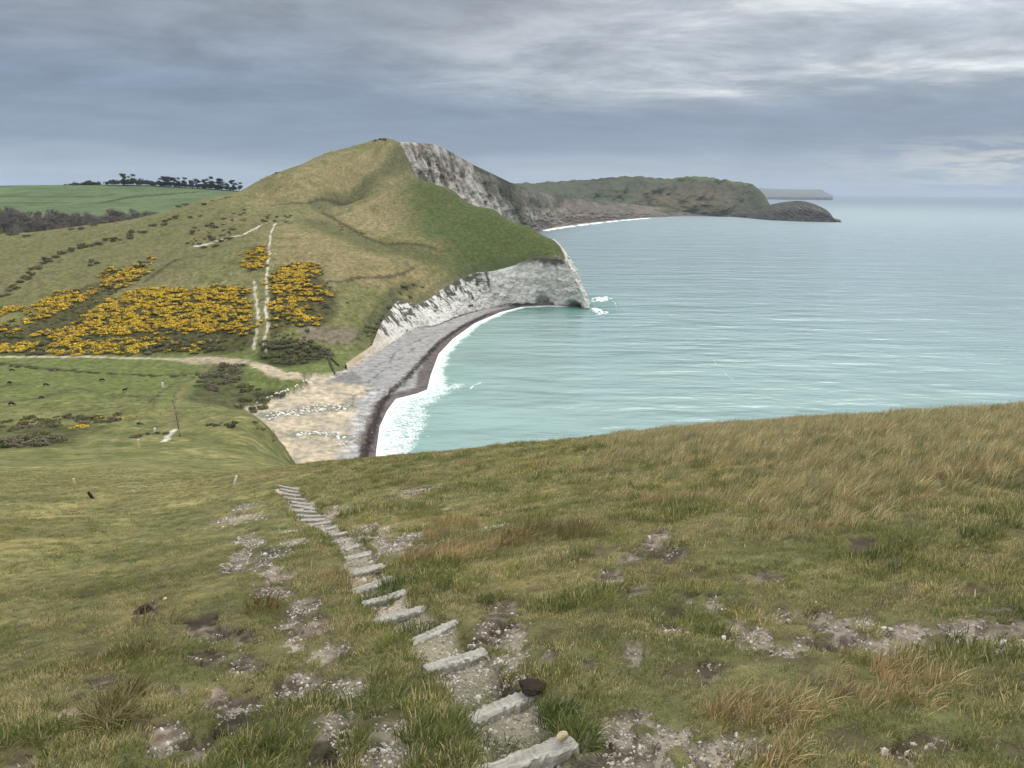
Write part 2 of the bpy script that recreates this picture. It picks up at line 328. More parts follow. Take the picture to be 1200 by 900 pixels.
for a in ((168, 715, 9, 7, .1), (236, 738, 13, 10, .15), (259, 743, 12, 8, .2), (285, 749, 13, 9, .15), (230, 770, 12, 7, .1), (255, 773, 14, 10, .2), (285, 781, 15, 12, .35), (125, 796, 14, 9, .05),
          (210, 811, 13, 10, .25), (251, 815, 15, 14, .3), (281, 830, 18, 17, .35), (81, 834, 18, 12, .1), (191, 864, 22, 20, .3), (232, 887, 22, 18, .25), (30, 895, 25, 10, .1), (353, 797, 18, 18, .6), (344, 760, 14, 14, .6),
          (380, 766, 20, 13, .7), (342, 730, 13, 9, .6), (370, 732, 16, 12, .3), (408, 808, 26, 17, .8), (394, 852, 22, 24, .55), (461, 868, 34, 30, .65), (320, 700, 14, 10, .5), (357, 708, 11, 9, .8), (330, 680, 12, 7, .4), (305, 668, 10, 6, .4),
          (276, 608, 16, 5, .95), (289, 632, 9, 8, .9), (283, 660, 10, 10, .95), (322, 677, 12, 6, .9), (345, 640, 10, 5, .6), (318, 655, 14, 6, .5), (290, 595, 8, 4, .7), (336, 625, 8, 5, .8), (300, 640, 7, 6, .7), (395, 603, 8, 6, .95),
          (450, 622, 11, 6, .95), (482, 631, 13, 7, .95), (428, 626, 14, 8, .85), (460, 648, 22, 10, .75), (443, 634, 12, 8, .8), (575, 621, 12, 4, .9), (490, 577, 12, 5, .5), (478, 583, 8, 3, .6), (525, 597, 8, 3, .2), (520, 640, 10, 4, .3),
          (600, 755, 22, 28, .8), (575, 742, 14, 14, .6), (590, 715, 20, 16, .15), (772, 628, 14, 9, .2), (790, 648, 16, 10, .15), (740, 652, 13, 8, .15), (765, 636, 12, 10, .25), (720, 676, 16, 12, .3), (748, 690, 14, 10, .25), (835, 704, 20, 11, .35),
          (865, 722, 22, 12, .5), (890, 738, 26, 16, .8), (930, 757, 30, 14, .75), (920, 715, 28, 10, .4), (960, 722, 24, 12, .3), (1000, 735, 34, 17, .9), (1030, 752, 30, 12, .8), (1075, 745, 36, 13, .75), (1130, 742, 36, 13, .7), (1185, 748, 40, 16, .6),
          (895, 675, 26, 10, .1), (835, 786, 24, 14, .25), (785, 740, 15, 9, .8), (745, 760, 18, 14, .4), (810, 700, 18, 7, .2), (780, 860, 74, 42, .9), (720, 860, 44, 30, .8), (840, 880, 50, 38, .85), (770, 895, 80, 26, .9), (690, 780, 14, 10, .2), (1090, 865, 26, 16, .2), (1180, 720, 30, 10, .1), (640, 770, 10, 12, .3), (1060, 880, 20, 12, .25), (1130, 690, 16, 7, .0), (1010, 640, 14, 6, .0)):
    worn(*a)
# treads
tr = sstep(.35, .75, STEP_ON+N4*.3); col = mix(col, (.33, .285, .23), tr*np.clip(0.75+N4*0.8, 0, 1)); GRAV = np.maximum(GRAV, tr*0.95); BARE = np.maximum(BARE, tr)
pale = (1-sstep(0.6, 2.4, dpath/np.maximum(hw, .2)+N3*0.8))*sstep(8, 14, apath)*(m); col = mix(col, (.38, .33, .26), pale*np.clip(0.35+N4, 0, 1)*0.7)
# tracks of chalk scrapes on the left slope
for pts in ([(113, 566), (150, 565), (185, 572), (205, 571)], [(80, 599), (105, 597)]):
    col = mix(col, CHALK, line(pts, 1.6, 1.4, 30, 150, 2.0, 20, 160)*np.clip(N4*1.4+N3*1.2, 0, 1)*0.9)
# turf near the camera
nr = 1-sstep(55, 230, RR)
col = np.where((BARE < .5)[..., None], mix(col, (.182, .178, .078), nr*0.75), col)
gap_ = np.clip(-fbm(X, Y, .42, 3, 741)*1.5-.25, 0, 1)*(1-sstep(10, 26, RR))
col = mix(col, (.105, .088, .050), np.clip(gap_*1.6+(1-sstep(6, 20, RR))*.3, 0, .9)*(1-BARE))
rough = np.clip(sstep(-2, 6, X-0.08*Y-1.0+N2*3), 0, 1)*sstep(5, 12, Y)*nr*(1-BARE)
col = mix(col, (.17, .145, .07), rough*np.clip(0.75+N3*0.5, 0, 1))
brown = sstep(30, 50, RR)*(1-sstep(80, 120, RR))*sstep(-30, -14, X)
col = mix(col, (.20, .155, .072), brown*np.clip(0.55+N3*0.8, 0, 1))
col = mix(col, DARK, np.clip(-N3*0.9-0.2+N4*0.3, 0, 1)*nr*(1-BARE)*0.35)
col = mix(col, (.22, .155, .06), poly([(0, 615), (60, 605), (60, 625), (0, 640)], 3, 10, 90, 3, 15, 80)*np.clip(N3+.3, 0, 1)*0.8)
# ---- beach colours
SHINGLE = (.27, .266, .26); WET = (.115, .098, .095); WEED = (.022, .016, .014); SAND = (.40, .335, .235)
bc = np.zeros(X.shape+(3,)); bc[:] = SHINGLE
bc = mix(bc, (.19, .182, .176), np.clip(N2*0.9+N3*0.5, 0, 1)*0.6)
sand = poly([(230, 486), (300, 474), (340, 455), (370, 440), (400, 446), (432, 452), (418, 470), (412, 500), (398, 525), (392, 560), (300, 560)], 3, 0, 0, 4, 150, 500, 3)
bc = mix(bc, SAND, sand*np.clip(0.8+N2*0.4+N3*.3, 0, 1)); bc = mix(bc, (.48, .41, .32), sand*np.clip(N3+N2, 0, 1)*0.5)
ROCKB = np.maximum(line([(312, 490), (345, 484), (375, 478), (405, 474)], 4.2, 1.5, 0, 0, 2.5, 150, 500, 3), line([(340, 510), (370, 505), (405, 508), (425, 512)], 3.4, 1.5, 0, 0, 2.2, 150, 500, 3))
ROCKB = np.maximum(ROCKB, line([(395, 520), (425, 505), (440, 470)], 2.6, 2, 0, 0, 2.5, 150, 500, 3)*0.4)
bc = mix(bc, (.17, .175, .13), ROCKB*0.8)
bc = mix(bc, (.42, .41, .42), poly([(432, 455), (455, 456), (450, 480), (420, 520), (400, 545), (398, 520), (410, 490)], 3, 0, 0, 4, 150, 500, 2)*np.clip(0.35+N3*1.2, 0, 1)*0.8)
bc = mix(bc, (.17, .165, .17), poly([(386, 446), (398, 436), (412, 433), (425, 440), (424, 447), (405, 446)], 1.5, 0, 0, 2, 150, 520, 4.5)*0.85)  # shadow on the grey shingle by the cliff, painted into its colour
bc = mix(bc, (.10, .095, .09), line([(413, 472), (414, 462), (425, 456), (440, 453), (455, 455)], 0.5, .5, 0, 0, 1, 150, 520, 3)*0.7)
for pts in ([(432, 437), (445, 425), (470, 418), (485, 405)], [(455, 425), (462, 412), (480, 402), (500, 392)], [(430, 448), (450, 432), (458, 428)]):
    bc = mix(bc, (.12, .11, .11), line(pts, 0.5, 0.6, 0, 0, 2.0, 150, 700, 3)*0.7)
dw = np.where(sd_w > -50, sd_w, 0)
bc = mix(bc, WET, (1-sstep(6.5, 9.5, sd_w+N2*1.2)))
weed = line([(425, 540), (432, 515), (440, 490), (447, 470), (460, 457), (474, 446), (488, 430), (500, 416), (515, 400), (540, 383), (570, 368), (610, 362)], 1.9, 0.9, 0, 0, 2.2, 150, 800, 1.2)
bc = mix(bc, WEED, weed*np.clip(0.9+N3*0.9, 0, 1))
ft = 1-sstep(0, 5, np.abs(sd_c+2)); bc = mix(bc, (.55, .48, .37), ft*np.clip(N3*1.4+0.1, 0, 1)*sstep(300, 360, Y))
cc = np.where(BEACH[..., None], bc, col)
# risers of low banks
bankm = (np.abs(sd_c) < 1.6) & (RR > 100); cc = np.where(bankm[..., None], mix(cc, (.30, .25, .17), np.clip(0.4+N3, 0, 1)*0.6), cc)
mottle = np.clip(1+N2*0.2+N3*0.28+N4*0.2*nr, .5, 1.6); cc = cc*mottle[..., None]  # random tone variation over the whole ground
cc = np.clip(cc, 0.004, 0.85)

# ------------------------------------------------------------------ materials
def new_mat(name):
    mt = bpy.data.materials.new(name); mt.use_nodes = True
    nt = mt.node_tree; b = nt.nodes['Principled BSDF']; b.inputs['Specular IOR Level'].default_value = 0.2; b.inputs['Roughness'].default_value = 0.9
    return mt, nt, b
def N(nt, t, **kw):
    n = nt.nodes.new(t)
    for k_, v_ in kw.items():
        if k_ in n.inputs: n.inputs[k_].default_value = v_
        else: setattr(n, k_, v_)
    return n
def noise_node(nt, scale, detail=4, rough=0.6, coord='Object', sx=(1, 1, 1)):
    tc = N(nt, 'ShaderNodeTexCoord'); mp = N(nt, 'ShaderNodeMapping'); mp.inputs['Scale'].default_value = sx
    nt.links.new(tc.outputs[coord], mp.inputs[0])
    n = N(nt, 'ShaderNodeTexNoise', Scale=scale, Detail=detail, Roughness=rough); nt.links.new(mp.outputs[0], n.inputs['Vector']); return n
def ramp(nt, src, stops):
    r = N(nt, 'ShaderNodeValToRGB'); el = r.color_ramp.elements
    while len(el) < len(stops): el.new(0.5)
    for e, (p, cl) in zip(el, stops): e.position = p; e.color = (*cl, 1) if len(cl) == 3 else cl
    nt.links.new(src, r.inputs[0]); return r
def mul(nt, a, b, fac=1.0, mode='MULTIPLY'):
    mx = N(nt, 'ShaderNodeMix', data_type='RGBA', blend_type=mode); mx.inputs[0].default_value = fac
    for s, i in ((a, 6), (b, 7)):
        if isinstance(s, tuple): mx.inputs[i].default_value = (*s, 1)
        else: nt.links.new(s, mx.inputs[i])
    return mx.outputs[2]
def bump(nt, b, src, strength, dist):
    bp = N(nt, 'ShaderNodeBump', Strength=strength, Distance=dist); nt.links.new(src, bp.inputs['Height']); nt.links.new(bp.outputs[0], b.inputs['Normal']); return bp
def attr(nt, name): return N(nt, 'ShaderNodeAttribute', attribute_name=name)

def ground_mat(name, fine, bumpd, amt=1.0, rough=0.95):
    mt, nt, b = new_mat(name); a = attr(nt, 'tint')
    n1 = noise_node(nt, fine, 6, 0.7); r1 = ramp(nt, n1.outputs[0], [(0.34, (.55, .55, .55)), (0.5, (1, 1, 1)), (0.68, (1.5, 1.45, 1.35))])
    n2 = noise_node(nt, fine*0.13, 5, 0.65); r2 = ramp(nt, n2.outputs[0], [(0.36, (.62, .67, .60)), (0.5, (1, 1, 1)), (0.64, (1.4, 1.3, 1.25))])
    o = mul(nt, mul(nt, a.outputs['Color'], r1.outputs[0], 0.75*amt), r2.outputs[0], 0.9*amt)
    nt.links.new(o, b.inputs['Base Color']); b.inputs['Roughness'].default_value = rough; b.inputs['Specular IOR Level'].default_value = 0.1
    bump(nt, b, n1.outputs[0], 0.7, bumpd); return mt
M_GROUND = ground_mat('turf', 2.4, 0.25)
M_BEACH = ground_mat('beach_shingle', 2.0, 0.08, .75)
M_TRACK = ground_mat('track_gravel', 3.0, 0.06)

def mesh_obj(name, V, Fq, mats, fmat=None, tint=None, smooth=True, link=True, corner=False):
    """V (n,3); Fq list of int arrays (k,3|4)"""
    me = bpy.data.meshes.new(name); V = np.asarray(V, np.float32)
    me.vertices.add(len(V)); me.vertices.foreach_set('co', V.ravel())
    if isinstance(Fq, np.ndarray): Fq = [Fq]
    loops = np.concatenate([f.ravel() for f in Fq]).astype(np.int32)
    tot = np.concatenate([np.full(len(f), f.shape[1], np.int32) for f in Fq]); st = np.concatenate([[0], np.cumsum(tot)[:-1]]).astype(np.int32)
    me.loops.add(len(loops)); me.loops.foreach_set('vertex_index', loops)
    me.polygons.add(len(tot)); me.polygons.foreach_set('loop_start', st); me.polygons.foreach_set('loop_total', tot)
    me.polygons.foreach_set('use_smooth', np.full(len(tot), bool(smooth)))
    for mm in (mats if isinstance(mats, (list, tuple)) else [mats]): me.materials.append(mm)
    if fmat is not None: me.polygons.foreach_set('material_index', np.asarray(fmat, np.int32))
    if tint is not None:
        at = me.color_attributes.new('tint', 'FLOAT_COLOR', 'POINT'); t4 = np.ones((len(V), 4), np.float32); t4[:, :3] = tint; at.data.foreach_set('color', t4.ravel())
    me.update(); me.validate()
    o = bpy.data.objects.new(name, me)
    if link: ROOT.objects.link(o)
    return o
def tag(o, label=None, cat=None, group=None, kind=None):
    for k_, v_ in (('label', label), ('category', cat), ('group', group), ('kind', kind)):
        if v_: o[k_] = v_
    return o
def structure(o): o['kind'] = 'structure'; return o

def sub_mesh(name, V, Fq, keep, mat, tint):
    f = Fq[keep]; used = np.unique(f); idx = np.full(len(V), -1, np.int64); idx[used] = np.arange(len(used))
    return mesh_obj(name, V[used], idx[f], mat, tint=tint[used])
ids = np.arange(NR*NT).reshape(NR, NT)
Fg = np.stack([ids[:-1, :-1], ids[:-1, 1:], ids[1:, 1:], ids[1:, :-1]], -1).reshape(-1, 4)
V = np.stack([X, Y, H], -1).reshape(-1, 3); tint = cc.reshape(-1, 3)
Fz = V[:, 2][Fg].max(1); Fr = RR.ravel()[Fg].min(1); ok = ~((Fz < -2.0) & (Fr > 60))
fb = BEACH.ravel()[Fg].sum(1) >= 3; ft_ = (PATHM.ravel()[Fg].mean(1) > .5) & ~fb
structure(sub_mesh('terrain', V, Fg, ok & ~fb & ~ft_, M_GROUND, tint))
structure(sub_mesh('beach', V, Fg, ok & fb, M_BEACH, tint))
structure(sub_mesh('track', V, Fg, ok & ft_, M_TRACK, tint))
# quick height lookup on the built sheet
_lr = np.log(rr)
def ground(x, y):
    x = np.asarray(x, float); y = np.asarray(y, float)
    r = np.hypot(x, y); t = np.degrees(np.arctan2(x, y))
    fi = np.clip(np.interp(np.log(np.maximum(r, .16)), _lr, np.arange(NR)), 0, NR-1.001); fj = np.clip(np.interp(t, th, np.arange(NT)), 0, NT-1.001)
    i = fi.astype(int); j = fj.astype(int); a = fi-i; b = fj-j
    return (H[i, j]*(1-a)*(1-b)+H[i+1, j]*a*(1-b)+H[i, j+1]*(1-a)*b+H[i+1, j+1]*a*b)
def lookup(A, x, y):
    r = np.hypot(x, y); t = np.degrees(np.arctan2(x, y))
    i = np.clip(np.round(np.interp(np.log(np.maximum(r, .16)), _lr, np.arange(NR))).astype(int), 0, NR-1); j = np.clip(np.round(np.interp(t, th, np.arange(NT))).astype(int), 0, NT-1)
    return A[i, j]
def drop(px, py, y0=1.5, y1=1300):
    p = hit(px, py, y0, y1); p[2] = ground(p[0], p[1]); return p

# ------------------------------------------------------------------ lofted land: cliffs and far coast
def spline(P0, s_new):
    """catmull style resample of rows (n,d) at parameters in 0..n-1"""
    P0 = np.asarray(P0, float); n = len(P0); i = np.clip(np.floor(s_new).astype(int), 0, n-2); t = (s_new-i)[:, None]
    p1, p2 = P0[i], P0[i+1]; p0 = P0[np.clip(i-1, 0, n-1)]; p3 = P0[np.clip(i+2, 0, n-1)]
    m1 = (p2-p0)/2; m2 = (p3-p1)/2
    return (2*t**3-3*t**2+1)*p1+(t**3-2*t**2+t)*m1+(-2*t**3+3*t**2)*p2+(t**3-t**2)*m2
def grid_faces(nr, nc, flip=False):
    i = np.arange(nr*nc).reshape(nr, nc); f = np.stack([i[:-1, :-1], i[:-1, 1:], i[1:, 1:], i[1:, :-1]], -1).reshape(-1, 4)
    return f[:, ::-1] if flip else f

# chalk cliff
arc = np.concatenate([[0], np.cumsum(np.linalg.norm(np.diff(c_foot, axis=0), axis=1))])
NS, NV = 640, 84
sv = np.linspace(0, arc[-1], NS); sp_ = np.interp(sv, arc, np.arange(len(arc)))
lin = lambda A: np.stack([np.interp(sp_, np.arange(len(A)), A[:, k]) for k in range(3)], 1)
foot = lin(c_foot)*0.5+spline(c_foot, sp_)*0.5; top = lin(c_top)*0.5+spline(c_top, sp_)*0.5
def surf(x, y): return np.maximum(L(x, y)+fbm(x, y, 40, 4, 31)*1.1+fbm(x, y, 9, 3, 37)*0.5+np.abs(fbm(x, y, 3.4, 3, 39))*0.55, 4.4)
top[:, 2] = surf(top[:, 0], top[:, 1])+0.1
tg = np.gradient(foot[:, :2], axis=0); tg /= np.linalg.norm(tg, axis=1)[:, None]+1e-9
nrm = np.stack([tg[:, 1], -tg[:, 0]], 1)
for _ in range(12): nrm = (nrm+np.roll(nrm, 1, 0)+np.roll(nrm, -1, 0))/3 if False else nrm
vv = np.linspace(0, 1, NV)
hgt = np.maximum(top[:, 2]-foot[:, 2], 1.0)
prof = vv**1.25
Sg, Vg = np.meshgrid(sv, vv); hg = np.broadcast_to(hgt, Sg.shape); zloc = Vg*hg
CV = np.zeros((NV, NS, 3))
CV[..., :2] = foot[:, :2]*(1-prof[:, None, None])+top[:, :2]*prof[:, None, None]
CV[..., 2] = foot[:, 2]+(hgt+1.5)*Vg-1.5*(1-Vg)
S0 = Sg; lean = ((top-foot)[:, :2]*tg).sum(1); Sg = S0+lean[None]*prof[:, None]
butt = fbm(Sg+zloc*0.05, zloc*0.15, 16, 4, 201); crag = fbm(Sg, zloc, 6.5, 5, 203, .56); fine = fbm(Sg, zloc*1.5, 2.2, 3, 205)
amp = np.clip(hg/18, 0.42, 1.5)*np.sin(np.pi*np.clip(Vg*0.86+0.14, 0, 1))**0.5
spx = np.interp(sv, arc, np.arange(16)); disp = (butt*3.0*np.interp(spx, [0, 6.5, 8], [.35, .5, 1])[None]+crag*2.2+np.abs(fine)*1.3-0.8)*amp
strata = np.sin((zloc-Sg*0.28)*1.15+crag*2.5)*0.05*amp
disp += strata
def cave(px, w, h, depth, py=359):
    p = Pz(px, py, 0); j = np.argmin(np.hypot(foot[:, 0]-p[0], foot[:, 1]-p[1])); s0 = sv[j]
    return np.exp(-(((S0-s0)/w)**2))*np.exp(-(np.maximum(zloc, 0)/h)**3)*depth
disp -= cave(640, 6, 8, 10)+cave(676, 6, 5.5, 12)+cave(612, 16, 2.0, 2.5)
disp *= .45+.55*sstep(1.0, 0.93, Vg)
CV[..., 0] += nrm[:, 0]*disp; CV[..., 1] += nrm[:, 1]*disp
CV[..., 2] += fbm(Sg, zloc, 3, 2, 209)*0.3*(1-Vg)
spx = np.interp(sv, arc, [0, 1, 2, 3, 4, 5, 6, 7, 8, 9, 10, 11, 12, 13, 14, 15])
SPX = np.broadcast_to(spx, Sg.shape)
ccol = np.zeros(Sg.shape+(3,)); ccol[:] = (.80, .765, .70)
ccol = mix(ccol, (.36, .345, .31), np.clip(butt*0.8+crag*0.9-0.1, 0, 1)*0.28)
ccol = mix(ccol, (.24, .23, .20), np.clip(np.sin((zloc-Sg*0.28)*1.15+crag*2.5)*0.15+fine*1.0+crag*.6-0.35, 0, 1)*0.6)
ccol = mix(ccol, (.56, .43, .26), (1-sstep(1.5, 3.2, SPX))*np.clip(0.75+butt*0.7, 0, 1))
veg = np.clip((fbm(Sg, zloc*1.1, 11, 6, 231, .58)*2.2+fbm(Sg, zloc, 3, 4, 233, .6)*1.3+(Vg-0.6)*1.5), 0, 1)*sstep(2.0, 3.4, SPX)*(1-sstep(6.5, 7.6, SPX))
ccol = mix(ccol, (.060, .058, .030), np.clip(veg*2.0, 0, 1)*0.92)
veg2 = sstep(0.80, 0.95, Vg+crag*0.12)*sstep(8.2, 9, SPX)*(1-sstep(10.4, 11, SPX)); ccol = mix(ccol, (.055, .048, .026), veg2*0.9)
gul = np.exp(-((Sg-np.interp(7.15, np.arange(16), arc))/1.6)**2)*sstep(.25, .6, Vg); ccol = mix(ccol, (.05, .05, .025), gul*0.95)
tide = (1-sstep(1.2, 3.2, zloc+crag))*sstep(7.0, 8.2, SPX); ccol = mix(ccol, (.075, .066, .05), tide*0.9)
M_CHALK, nt, b = new_mat('chalk_rock'); a = attr(nt, 'tint')
n1 = noise_node(nt, 0.9, 8, 0.7); r1 = ramp(nt, n1.outputs[0], [(0.3, (.55, .54, .52)), (0.5, (1, 1, 1)), (0.72, (1.18, 1.17, 1.15))])
nt.links.new(mul(nt, a.outputs['Color'], r1.outputs[0], 0.9), b.inputs['Base Color']); bump(nt, b, n1.outputs[0], 1.0, 1.4)
# roll the top edge back into the turf
rows = []
for k_, (dist, dz) in enumerate(((1.5, .12), (4.0, .15), (8.0, .05), (11.0, -1.0))):
    q = CV[-1].copy(); sc = np.clip(hgt/10, .25, 1); q[:, :2] -= nrm*(dist*sc)[:, None]; q[:, 2] = surf(q[:, 0], q[:, 1])+dz; rows.append(q)
CV = np.concatenate([CV, np.array(rows)])
rimc = np.array([lookup(cc, q[:, 0]-nrm[:, 0]*6, q[:, 1]-nrm[:, 1]*6) for q in rows]); rimc = mix(rimc, (.055, .052, .028), np.clip(fbm(np.broadcast_to(sv, (4, NS)), np.arange(4)[:, None]*2.+sv[None]*0, 5, 3, 241)+.1, 0, 1)*.8)
ccol = np.concatenate([ccol, rimc])
structure(mesh_obj('chalk_cliff', CV.reshape(-1, 3), grid_faces(NV+4, NS), M_CHALK, tint=ccol.reshape(-1, 3)))

def loft(name, cols, mat, nc, nr, paint, disp=None, gap=25, run=.8):
    """cols: list of (px, [(py, Y or None for sea level)...] bottom to top)"""
    K = len(cols[0][1]); A = np.zeros((len(cols), K, 3))
    for i, (px, pts) in enumerate(cols):
        yb = float(Pz(px, pts[0][0], 0.0)[1])
        for j, q in enumerate(pts):
            if pts[0][1] is None: A[i, j] = Pz(px, q[0], 0.0) if j == 0 else P(px, q[0], yb+gap+(q[1]-pts[1][1])*run)
            else: A[i, j] = P(px, q[0], q[1])
    s = np.linspace(0, len(cols)-1, nc); v = np.linspace(0, K-1, nr)
    G = spline(A.reshape(len(cols), -1), s).reshape(nc, K, 3)
    G = np.stack([spline(G[i], v) for i in range(nc)])          # nc,nr,3
    pxs = np.interp(s, np.arange(len(cols)), [q[0] for q in cols])
    PX, VV = np.meshgrid(pxs, np.linspace(0, 1, nr), indexing='ij')
    if disp is not None: G = disp(G, PX, VV)
    # back slope so that the land has a far side
    bk = G[:, -1:].copy(); bk[..., 1] *= 1.25; bk[..., 0] *= 1.25; bk[..., 2] = -5
    fr = G[:, :1].copy(); fr[..., 2] = -8
    tint_ = paint(G, PX, VV)
    G2 = np.concatenate([fr, G, bk], 1); T2 = np.concatenate([tint_[:, :1], tint_, tint_[:, -1:]], 1)
    return mesh_obj(name, G2.reshape(-1, 3), grid_faces(nc, nr+2), mat, tint=T2.reshape(-1, 3))

def rock_mat(name, sc, bd, st=1.0):
    mt, nt, b = new_mat(name); a = attr(nt, 'tint')
    n1 = noise_node(nt, sc, 7, 0.68); r1 = ramp(nt, n1.outputs[0], [(0.3, (.6, .6, .58)), (0.52, (1, 1, 1)), (0.75, (1.35, 1.3, 1.25))])
    nt.links.new(mul(nt, a.outputs['Color'], r1.outputs[0], 0.9), b.inputs['Base Color']); bump(nt, b, n1.outputs[0], st, bd); return mt
M_SLUMP = rock_mat('landslip_rock', 0.06, 12); M_FAR = rock_mat('far_land', 0.02, 14)

SL = [(452, ((232, 940), (200, 1000), (182, 1030), (165.5, 1063))),
      (475, ((235, 950), (207, 1010), (187, 1040), (166.5, 1068))),
      (490, ((240, 960), (211, 1010), (190, 1045), (167.5, 1080))),
      (510, ((250, 975), (218, 1030), (193, 1070), (170, 1110))),
      (530, ((262, 1000), (228, 1080), (203, 1130), (179, 1180))),
      (555, ((275, 1060), (240, 1160), (216, 1230), (193, 1290))),
      (580, ((285, 1200), (252, 1330), (229, 1400), (205, 1460))),
      (603, ((290, 1400), (262, 1560), (240, 1640), (216, 1720))),
      (620, ((284, 1560), (266, 1660), (246, 1740), (222, 1830))),
      (634, ((270.5, None), (262, 2260), (248, 2330), (225.5, 2450))),
      (660, ((265.5, None), (259, 2530), (248, 2600), (230, 2760))),
      (700, ((260.5, None), (255, 2950), (247, 3030), (236, 3200))),
      (740, ((256.5, None), (252.5, 3350), (248, 3430), (239, 3600))),
      (785, ((254, None), (251.5, 3620), (249, 3700), (245, 3800)))]
def sl_disp(G, PX, VV):
    s = PX; rid = np.abs(fbm(s*1.0+VV*22, VV*16, 11, 4, 301)); n = fbm(s, VV*90, 12, 5, 303, .6)
    env = np.sin(np.pi*np.clip(VV*0.9+0.08, 0, 1))
    a = (np.abs(rid)*24-6+n*9)*env*np.interp(PX, [450, 520, 650, 780], [0.5, .9, 1.0, .6])
    G = G.copy(); G[..., 0] += a*0.55; G[..., 1] -= a*0.8; G[..., 2] += a*0.1*env; return G
def sl_paint(G, PX, VV):
    s = PX+VV*24; g1 = fbm(s, VV*20, 10, 5, 311, .55); g2 = fbm(PX+VV*14, VV*60, 13, 5, 312, .55)
    T = np.zeros(PX.shape+(3,)); T[:] = (.235, .20, .16)
    chalk = np.clip(np.interp(PX, [450, 470, 510, 560, 600, 640, 700], [.7, .8, .42, .5, .6, .22, .0])+g1*1.7-0.25*np.abs(VV-.45), 0, 1)
    chalk *= 1-sstep(0.52, 0.86, VV)*sstep(520, 600, PX)
    T = mix(T, (.58, .54, .475), np.clip(chalk*1.25-.1, 0, 1)*.95); T = mix(T, (.10, .09, .07), np.clip(-g1*1.2-.35, 0, 1)*.35)
    gr = np.clip(sstep(478, 452, PX+g1*16)*1.1+g2*1.6+(VV-0.62)*2.2*sstep(480, 620, PX)-0.25+0.15, 0, 1); T = mix(T, (.062, .066, .032), gr*0.9)
    T = mix(T, (.055, .058, .028), np.exp(-((PX-608-(VV-.5)*-40)/14)**2)*np.clip(0.9+g1, 0, 1)*sstep(.1, .3, VV))
    red = np.clip(sstep(630, 690, PX)*(0.6+g1), 0, 1); T = mix(T, (.17, .125, .095), red*(1-gr)*0.9)
    T = mix(T, (.36, .30, .24), (1-sstep(.05, .16, VV))*sstep(625, 640, PX)*0.9)
    return np.clip(T, .02, .7)
structure(loft('landslip_cliff', SL, M_SLUMP, 620, 120, sl_paint, sl_disp))

FC = [(590, ((250, 2450), (232, 2750), (223, 2950), (214.5, 3250))),
      (620, ((252, 2500), (236, 2800), (226, 3000), (214.5, 3300))),
      (660, ((255, 2650), (240, 2880), (228, 3080), (212, 3380))),
      (700, ((254, 2850), (242, 3040), (228, 3220), (209.5, 3450))),
      (740, ((253, 3080), (243, 3210), (228, 3370), (206.5, 3580))),
      (780, ((253.2, 3230), (244, 3330), (228, 3460), (209, 3660))),
      (815, ((253.4, None), (246, 3950), (230, 4100), (206.5, 4350))),
      (850, ((254, None), (247, 3850), (232, 4000), (211, 4250))),
      (878, ((255.5, None), (248, 3650), (235, 3800), (216, 4050))),
      (892, ((257, None), (250, 3480), (238, 3600), (226, 3780))),
      (906, ((258.5, None), (254, 3360), (247, 3430), (241, 3520)))]
def fc_disp(G, PX, VV):
    n = fbm(PX, VV*60, 26, 5, 401); G = G.copy(); env = np.sin(np.pi*np.clip(VV*.8+.02, 0, 1))
    G[..., 1] -= n*90*env; G[..., 2] += fbm(PX, VV*8, 9, 4, 402)*7*sstep(.5, 1, VV); return G
def fc_paint(G, PX, VV):
    n = fbm(PX, VV*45, 30, 5, 411); n2 = fbm(PX, VV*80, 9, 4, 412)
    T = np.zeros(PX.shape+(3,)); T[:] = (.062, .072, .032)
    T = mix(T, (.045, .05, .03), np.clip(n2*1.3, 0, 1)*.8)
    T = mix(T, (.13, .085, .042), np.clip(np.exp(-((PX-800)/70)**2)*(1-np.abs(VV-.55)*2.2)+n*.7-.1, 0, 1)*.8)
    T = mix(T, (.10, .15, .042), np.clip(np.exp(-((PX-700)/75)**2)*np.exp(-((VV-.32)/.16)**2)*1.3+n*.5-.25, 0, 1)*.9)
    T = mix(T, (.12, .16, .05), np.clip(sstep(.86, .97, VV)*sstep(730, 790, PX)+n2*.3-.2, 0, 1)*.7)
    T = mix(T, (.17, .13, .10), (1-sstep(.08, .26, VV+n2*.1))*sstep(760, 800, PX)*(1-sstep(850, 880, PX)))
    T = mix(T, (.085, .072, .06), (1-sstep(.2, .6, VV+n2*.1))*sstep(850, 880, PX))
    return np.clip(T, .012, .7)
structure(loft('far_hills', FC, M_FAR, 420, 110, fc_paint, fc_disp))
TO = [(874, ((255.6, None), (254.5, 3500), (253, 3520), (252, 3560))),
      (890, ((257, None), (252, 3420), (247, 3460), (243.5, 3520))),
      (908, ((258.3, None), (252, 3330), (245, 3370), (238.5, 3440))),
      (925, ((259, None), (252, 3290), (244, 3330), (236, 3400))),
      (938, ((259.6, None), (252, 3260), (244, 3300), (235.3, 3370))),
      (952, ((260, None), (253, 3230), (246, 3270), (238.5, 3340))),
      (965, ((260.3, None), (255, 3205), (250, 3240), (244, 3300))),
      (973, ((260.5, None), (257, 3190), (254, 3220), (250, 3270))),
      (977, ((260.5, None), (259, 3190), (258, 3200), (257.3, 3220))),
      (985, ((260.6, None), (260, 3180), (259.7, 3185), (259.4, 3200)))]
def to_disp(G, PX, VV):
    G = G.copy(); env = np.sin(np.pi*np.clip(VV*.95, 0, 1)); st_ = np.abs(np.sin((PX+VV*38)*0.42+fbm(PX, VV*20, 9, 3, 421)*1.5))
    G[..., 1] -= st_*16*env+fbm(PX, VV*20, 6, 3, 422)*8*env; return G
